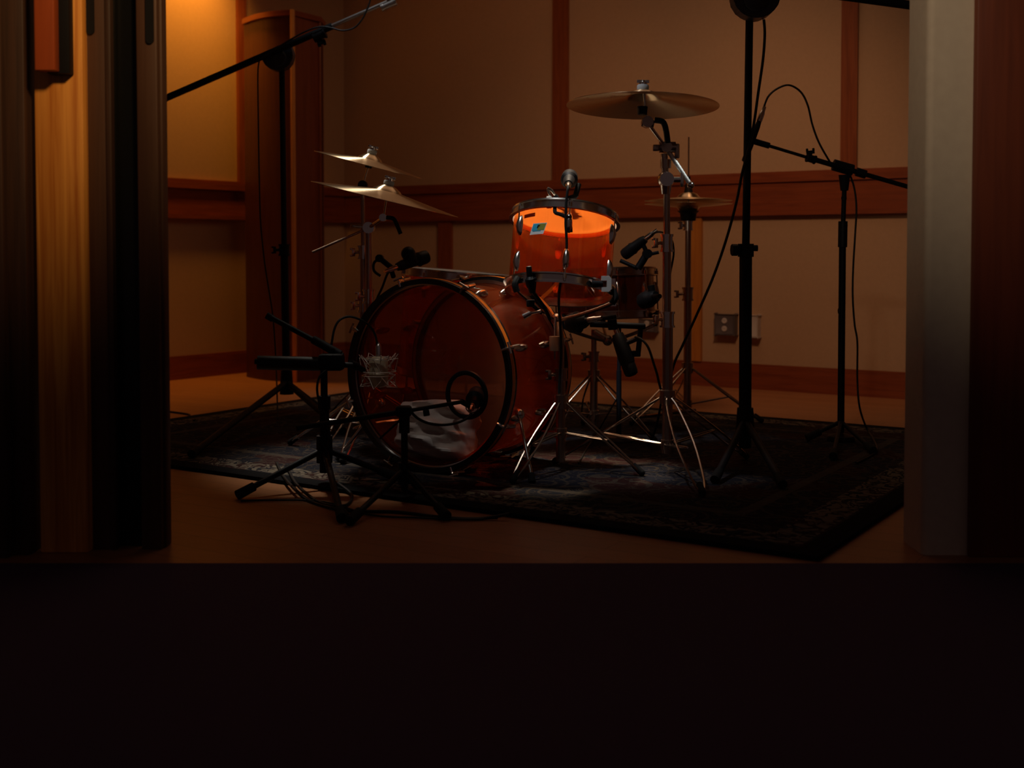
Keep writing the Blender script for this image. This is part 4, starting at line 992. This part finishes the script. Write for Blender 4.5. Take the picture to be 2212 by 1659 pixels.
pole(st, c + V((0, 0, 0.03)), (c.x, c.y, zz(880)), 0.0145, BLACK, 'lower_tube'); pole(st, (c.x, c.y, zz(880)), (c.x, c.y, zz(790)), 0.0105, BLACK, 'upper_tube')
bm = B(); q = V((c.x, c.y, zz(884))); cyl(bm, q, q + V((0, 0, 0.04)), 0.019); mk('height_clamp', bm, BLACK, st)
pole(st, W(556, 783, 3.50), W(690, 786, 3.52), 0.021, BPLAST, 'counterweight'); pole(st, W(550, 781, 3.50), W(762, 789, 3.54), 0.0085, BLACK, 'boom_tube')
bm = B(); box(bm, T(W(716, 782, 3.52)), (0.075, 0.05, 0.05), 0.01); mk('boom_clutch', bm, BLACK, st)
bm = B(); cyl(bm, W(578, 682, 3.58), W(740, 768, 3.53), 0.0085); cyl(bm, W(676, 733, 3.54), W(735, 766, 3.53), 0.013); cyl(bm, W(576, 681, 3.58), W(590, 689, 3.58), 0.011); mk('second_arm', bm, BLACK, st)
legflat(st, c + V((0, 0, 0.10)), G(516, 1068, 0.014), BLACK, 0.0095); legflat(st, c + V((0, 0, 0.10)), G(850, 1028, RZ + 0.014), BLACK, 0.0095); legflat(st, c + V((0, 0, 0.10)), G(738, 1118, 0.014), BLACK, 0.0095)
bm = B(); cyl(bm, c + V((0, 0, 0.06)), c + V((0, 0, 0.14)), 0.024, seg=16); mk('leg_hub', bm, BLACK, st)
cable('black cable curving from the studio microphone up behind the hoop', [W(814, 753, 3.60), W(814, 738, 3.60), W(808, 718, 3.60), W(794, 700, 3.58), W(772, 688, 3.56), W(752, 684, 3.55), W(733, 692, 3.53), W(722, 712, 3.52), W(716, 745, 3.51)], 0.0036)
cable('black cable hanging in a loop beside the short counterweight stand', [W(705, 800, 3.47), W(690, 815, 3.46), W(685, 840, 3.46), W(690, 870, 3.47), W(702, 900, 3.48), W(712, 940, 3.46), W(700, 985, 3.46)], 0.0036)
# kick mic and its short stand
c = V((W(874, 1080, 3.31).x, 3.31, 0.0))
st = thing('microphone_stand', 'lowest black stand in front of the white pillow and port hole', 'stand', c, 'low stands in front of the bass drum')
zz = lambda y: W(874, y, 3.31).z
pole(st, c + V((0, 0, 0.03)), (c.x, c.y, zz(930)), 0.0095, BLACK, 'lower_tube'); pole(st, (c.x, c.y, zz(935)), (c.x, c.y, zz(893)), 0.015, BPLAST, 'grip_clutch')
bm = B(); box(bm, T(W(872, 888, 3.31)), (0.045, 0.035, 0.03), 0.008); cyl(bm, W(866, 906, 3.30), W(820, 948, 3.30), 0.003); mk('boom_clutch', bm, BLACK, st)
pole(st, W(640, 925, 3.20), W(872, 889, 3.31), 0.0075, BLACK, 'boom_tube'); pole(st, W(872, 889, 3.31), W(998, 868, 3.42), 0.0058, BLACK, 'boom_rod')
bm = B(); cyl(bm, W(922, 898, 3.34), W(920, 886, 3.34), 0.009); mk('boom_lock', bm, BLACK, st)
legflat(st, c + V((0, 0, 0.09)), G(963, 1113, 0.014), BLACK, 0.0085); legflat(st, c + V((0, 0, 0.09)), G(757, 1124, 0.014), BLACK, 0.0085); legflat(st, c + V((0, 0, 0.09)), G(900, 1045, RZ + 0.014), BLACK, 0.0085)
bm = B(); cyl(bm, c + V((0, 0, 0.05)), c + V((0, 0, 0.11)), 0.019, seg=16); mk('leg_hub', bm, BLACK, st)
km = mic('kick_microphone', 'black bulb-shaped microphone poking through the port hole, silver plug end', W(1032, 848, 3.62), W(1020, 876, 3.49), 0.026, 0.017, 0.55, BPLAST)
bm = B(); cyl(bm, W(998, 868, 3.42), W(1012, 876, 3.47), 0.008); lathe(bm, fr(W(1020, 878, 3.48), V((0.02, -1, 0.1))), [(0.017, 0), (0.020, 0.0), (0.020, 0.006), (0.017, 0.006), (0.017, 0)], 24); mk('clip', bm, BLACK, km)
cable('black cable drooping in a curve below the kick microphone', [W(1018, 893, 3.42), W(1008, 904, 3.40), W(985, 914, 3.37), W(955, 918, 3.35), W(925, 914, 3.33), W(903, 904, 3.32), W(890, 892, 3.30)], 0.0040)
gz = 0.0045
cable('black cable lying in loose loops on the wood before the rug', [G(598, 1000, RZ + gz), G(612, 1028, RZ + gz), G(640, 1060, RZ + gz), G(668, 1082, gz), G(720, 1098, gz), G(770, 1104, gz), G(860, 1106, gz), G(960, 1118, gz), G(1040, 1120, gz), G(1100, 1110, RZ + gz)], 0.0045)
cable('second black cable looping under the counterweight stand feet', [G(620, 1005, RZ + gz), G(640, 1045, RZ + gz), G(690, 1085, gz), G(745, 1092, gz), G(760, 1070, gz), G(735, 1048, RZ + gz), G(722, 1040, RZ + gz), G(724, 1075, gz + .008), G(752, 1112, gz)], 0.0045)
cable('straight thin cable crossing the bare wood from left foot to right', [G(520, 1082, gz), G(600, 1080, gz), G(700, 1084, gz), G(800, 1112, gz), G(900, 1118, gz), G(1000, 1122, gz), G(1075, 1119, gz)], 0.003)
cable('thin cable lying on the floor boards behind the rug at far left', [G(340, 888, gz), G(362, 889, gz), G(395, 893, gz), G(409, 896, gz), G(411, 902, gz), G(420, 908, RZ + gz)], 0.004)
cable('black cable draped along and under the left overhead arm', [W(560, 128, YL - 0.06), W(620, 90, YL - 0.08), W(660, 68, YL - 0.09), W(690, 58, YL - 0.09), W(715, 60, YL - 0.09), W(740, 66, YL - 0.09), W(765, 60, YL - 0.09), W(782, 42, YL - 0.09), W(792, 22, YL - 0.09), W(800, 0, YL - 0.09), W(806, -30, YL - 0.09)], 0.0036)
cable('thin black cable hanging down left of the tall left stand', [W(560, 132, YL - 0.04), W(557, 160, YL - 0.02), W(558, 260, YL), W(560, 380, YL), W(563, 480, YL), W(572, 570, YL), W(583, 640, YL), W(590, 690, YL + .02), W(596, 780, YL + .03), G(600, 905, RZ + gz)], 0.0033)
# ------------------------------------------------------------------ lights
def look(o, tgt):
    d = V(tgt) - o.location; o.rotation_euler = d.to_track_quat('-Z', 'Y').to_euler()
def light(name, kind, loc, power, col, tgt=None, **kw):
    l = bpy.data.lights.new(name, kind); l.energy = power; l.color = col
    for k, v in kw.items(): setattr(l, k, v)
    o = bpy.data.objects.new(name, l); COL.objects.link(o); o.location = loc
    if tgt is not None: look(o, tgt)
    return o
wb = wallptB(440)
wl = wallptB(415)
light('wall_lamp', 'SPOT', wl + nB * 0.30 + V((0, 0, 2.68)), 96, (1.0, 0.405, 0.045), wl + dB * -0.10 + V((0, 0, 1.5)), shadow_soft_size=0.10, spot_size=math.radians(86), spot_blend=1.0)
light('wall_wash', 'SPOT', (0.75, 3.9, 2.3), 58, (1.0, 0.55, 0.30), wallpt(1540) + V((0, 0, 0.60)), shadow_soft_size=0.18, spot_size=math.radians(74), spot_blend=1.0)
light('wall_wash', 'SPOT', (0.1, 4.6, 2.75), 15, (1.0, 0.42, 0.18), wallpt(1010) + V((0, 0, 1.45)), shadow_soft_size=0.12, spot_size=math.radians(62), spot_blend=1.0)  # added second wash to lift the wall near the corner
light('added_ceiling_fill', 'AREA', (0.3, 5.1, 2.97), 5.0, (1.0, 0.60, 0.38), (0.3, 5.1, 0), shape='RECTANGLE', size=2.0, size_y=1.6)  # added soft fill under the ceiling, for ambient and reflections in the chrome
light('kit_spot', 'SPOT', (-0.05, 5.35, 2.9), 90, (1.0, 0.92, 0.80), (-0.16, 4.60, 0.62), shadow_soft_size=0.08, spot_size=math.radians(13), spot_blend=0.5)  # added spot to brighten the floor tom rim
light('front_spot', 'SPOT', (1.30, 3.30, 1.95), 120, (0.97, 1.0, 0.98), (0.52, 3.76, 0.955), shadow_soft_size=0.05, spot_size=math.radians(8), spot_blend=0.6)  # added spot behind the right post to brighten the ridged boom rod
light('kit_spot', 'SPOT', (0.18, 4.30, 2.9), 390, (1.0, 0.82, 0.60), (0.17, 3.86, 0.85), shadow_soft_size=0.08, spot_size=math.radians(14.5), spot_blend=0.5)
light('left_spot', 'SPOT', (-0.95, 4.75, 2.9), 230, (1.0, 0.90, 0.76), (-0.62, 4.18, 1.0), shadow_soft_size=0.12, spot_size=math.radians(20), spot_blend=0.6)
light('added_boom_spot', 'SPOT', (-0.66, 4.6, 2.9), 32, (0.92, 0.96, 1.0), (-0.66, 5.03, 1.72), shadow_soft_size=0.10, spot_size=math.radians(24), spot_blend=0.8)  # added spot to draw a bright line along the left boom extension
light('front_spot', 'SPOT', (-0.30, 3.10, 2.7), 72, (0.95, 0.97, 1.0), (0.20, 3.72, 0.80), shadow_soft_size=0.06, spot_size=math.radians(25), spot_blend=0.6)
light('front_spot', 'SPOT', (-0.75, 2.90, 2.4), 16, (1.0, 0.90, 0.80), (-0.33, 3.68, 0.27), shadow_soft_size=0.06, spot_size=math.radians(14), spot_blend=0.8)
light('added_door_spot', 'SPOT', (0.3, 0.9, 2.3), 160, (1.0, 0.60, 0.26), (-1.20, YD, 1.38), shadow_soft_size=0.16, spot_size=math.radians(37), spot_blend=1.0)  # added spot for the left jambs, its soft edge fading them towards the floor
light('added_door_spot', 'SPOT', (-0.1, 0.9, 2.3), 62, (1.0, 0.74, 0.50), (1.20, YD, 1.32), shadow_soft_size=0.06, spot_size=math.radians(38), spot_blend=1.0)  # added spot for the right post, fading downwards likewise
w = bpy.data.worlds.new('world'); SC.world = w; w.use_nodes = True
w.node_tree.nodes['Background'].inputs[0].default_value = (1.0, 0.62, 0.62, 1); w.node_tree.nodes['Background'].inputs[1].default_value = 0.026
# ------------------------------------------------------------------ camera
cd = bpy.data.cameras.new('camera'); co = bpy.data.objects.new('camera', cd); COL.objects.link(co)
co.location = (0, 0, H); co.rotation_euler = (PI / 2 - PITCH, 0, 0)
cd.sensor_width = 36; cd.lens = F / 2212 * 36; cd.shift_y = -(829.5 - CY) / 2212; cd.clip_start = 0.05
cd.dof.use_dof = True; cd.dof.focus_distance = 3.75; cd.dof.aperture_fstop = 2.8
SC.camera = co
vs_ = SC.view_settings; vs_.view_transform = 'Standard'; vs_.look = 'None'; vs_.exposure = 0.0; vs_.gamma = 1.0; vs_.use_curve_mapping = False
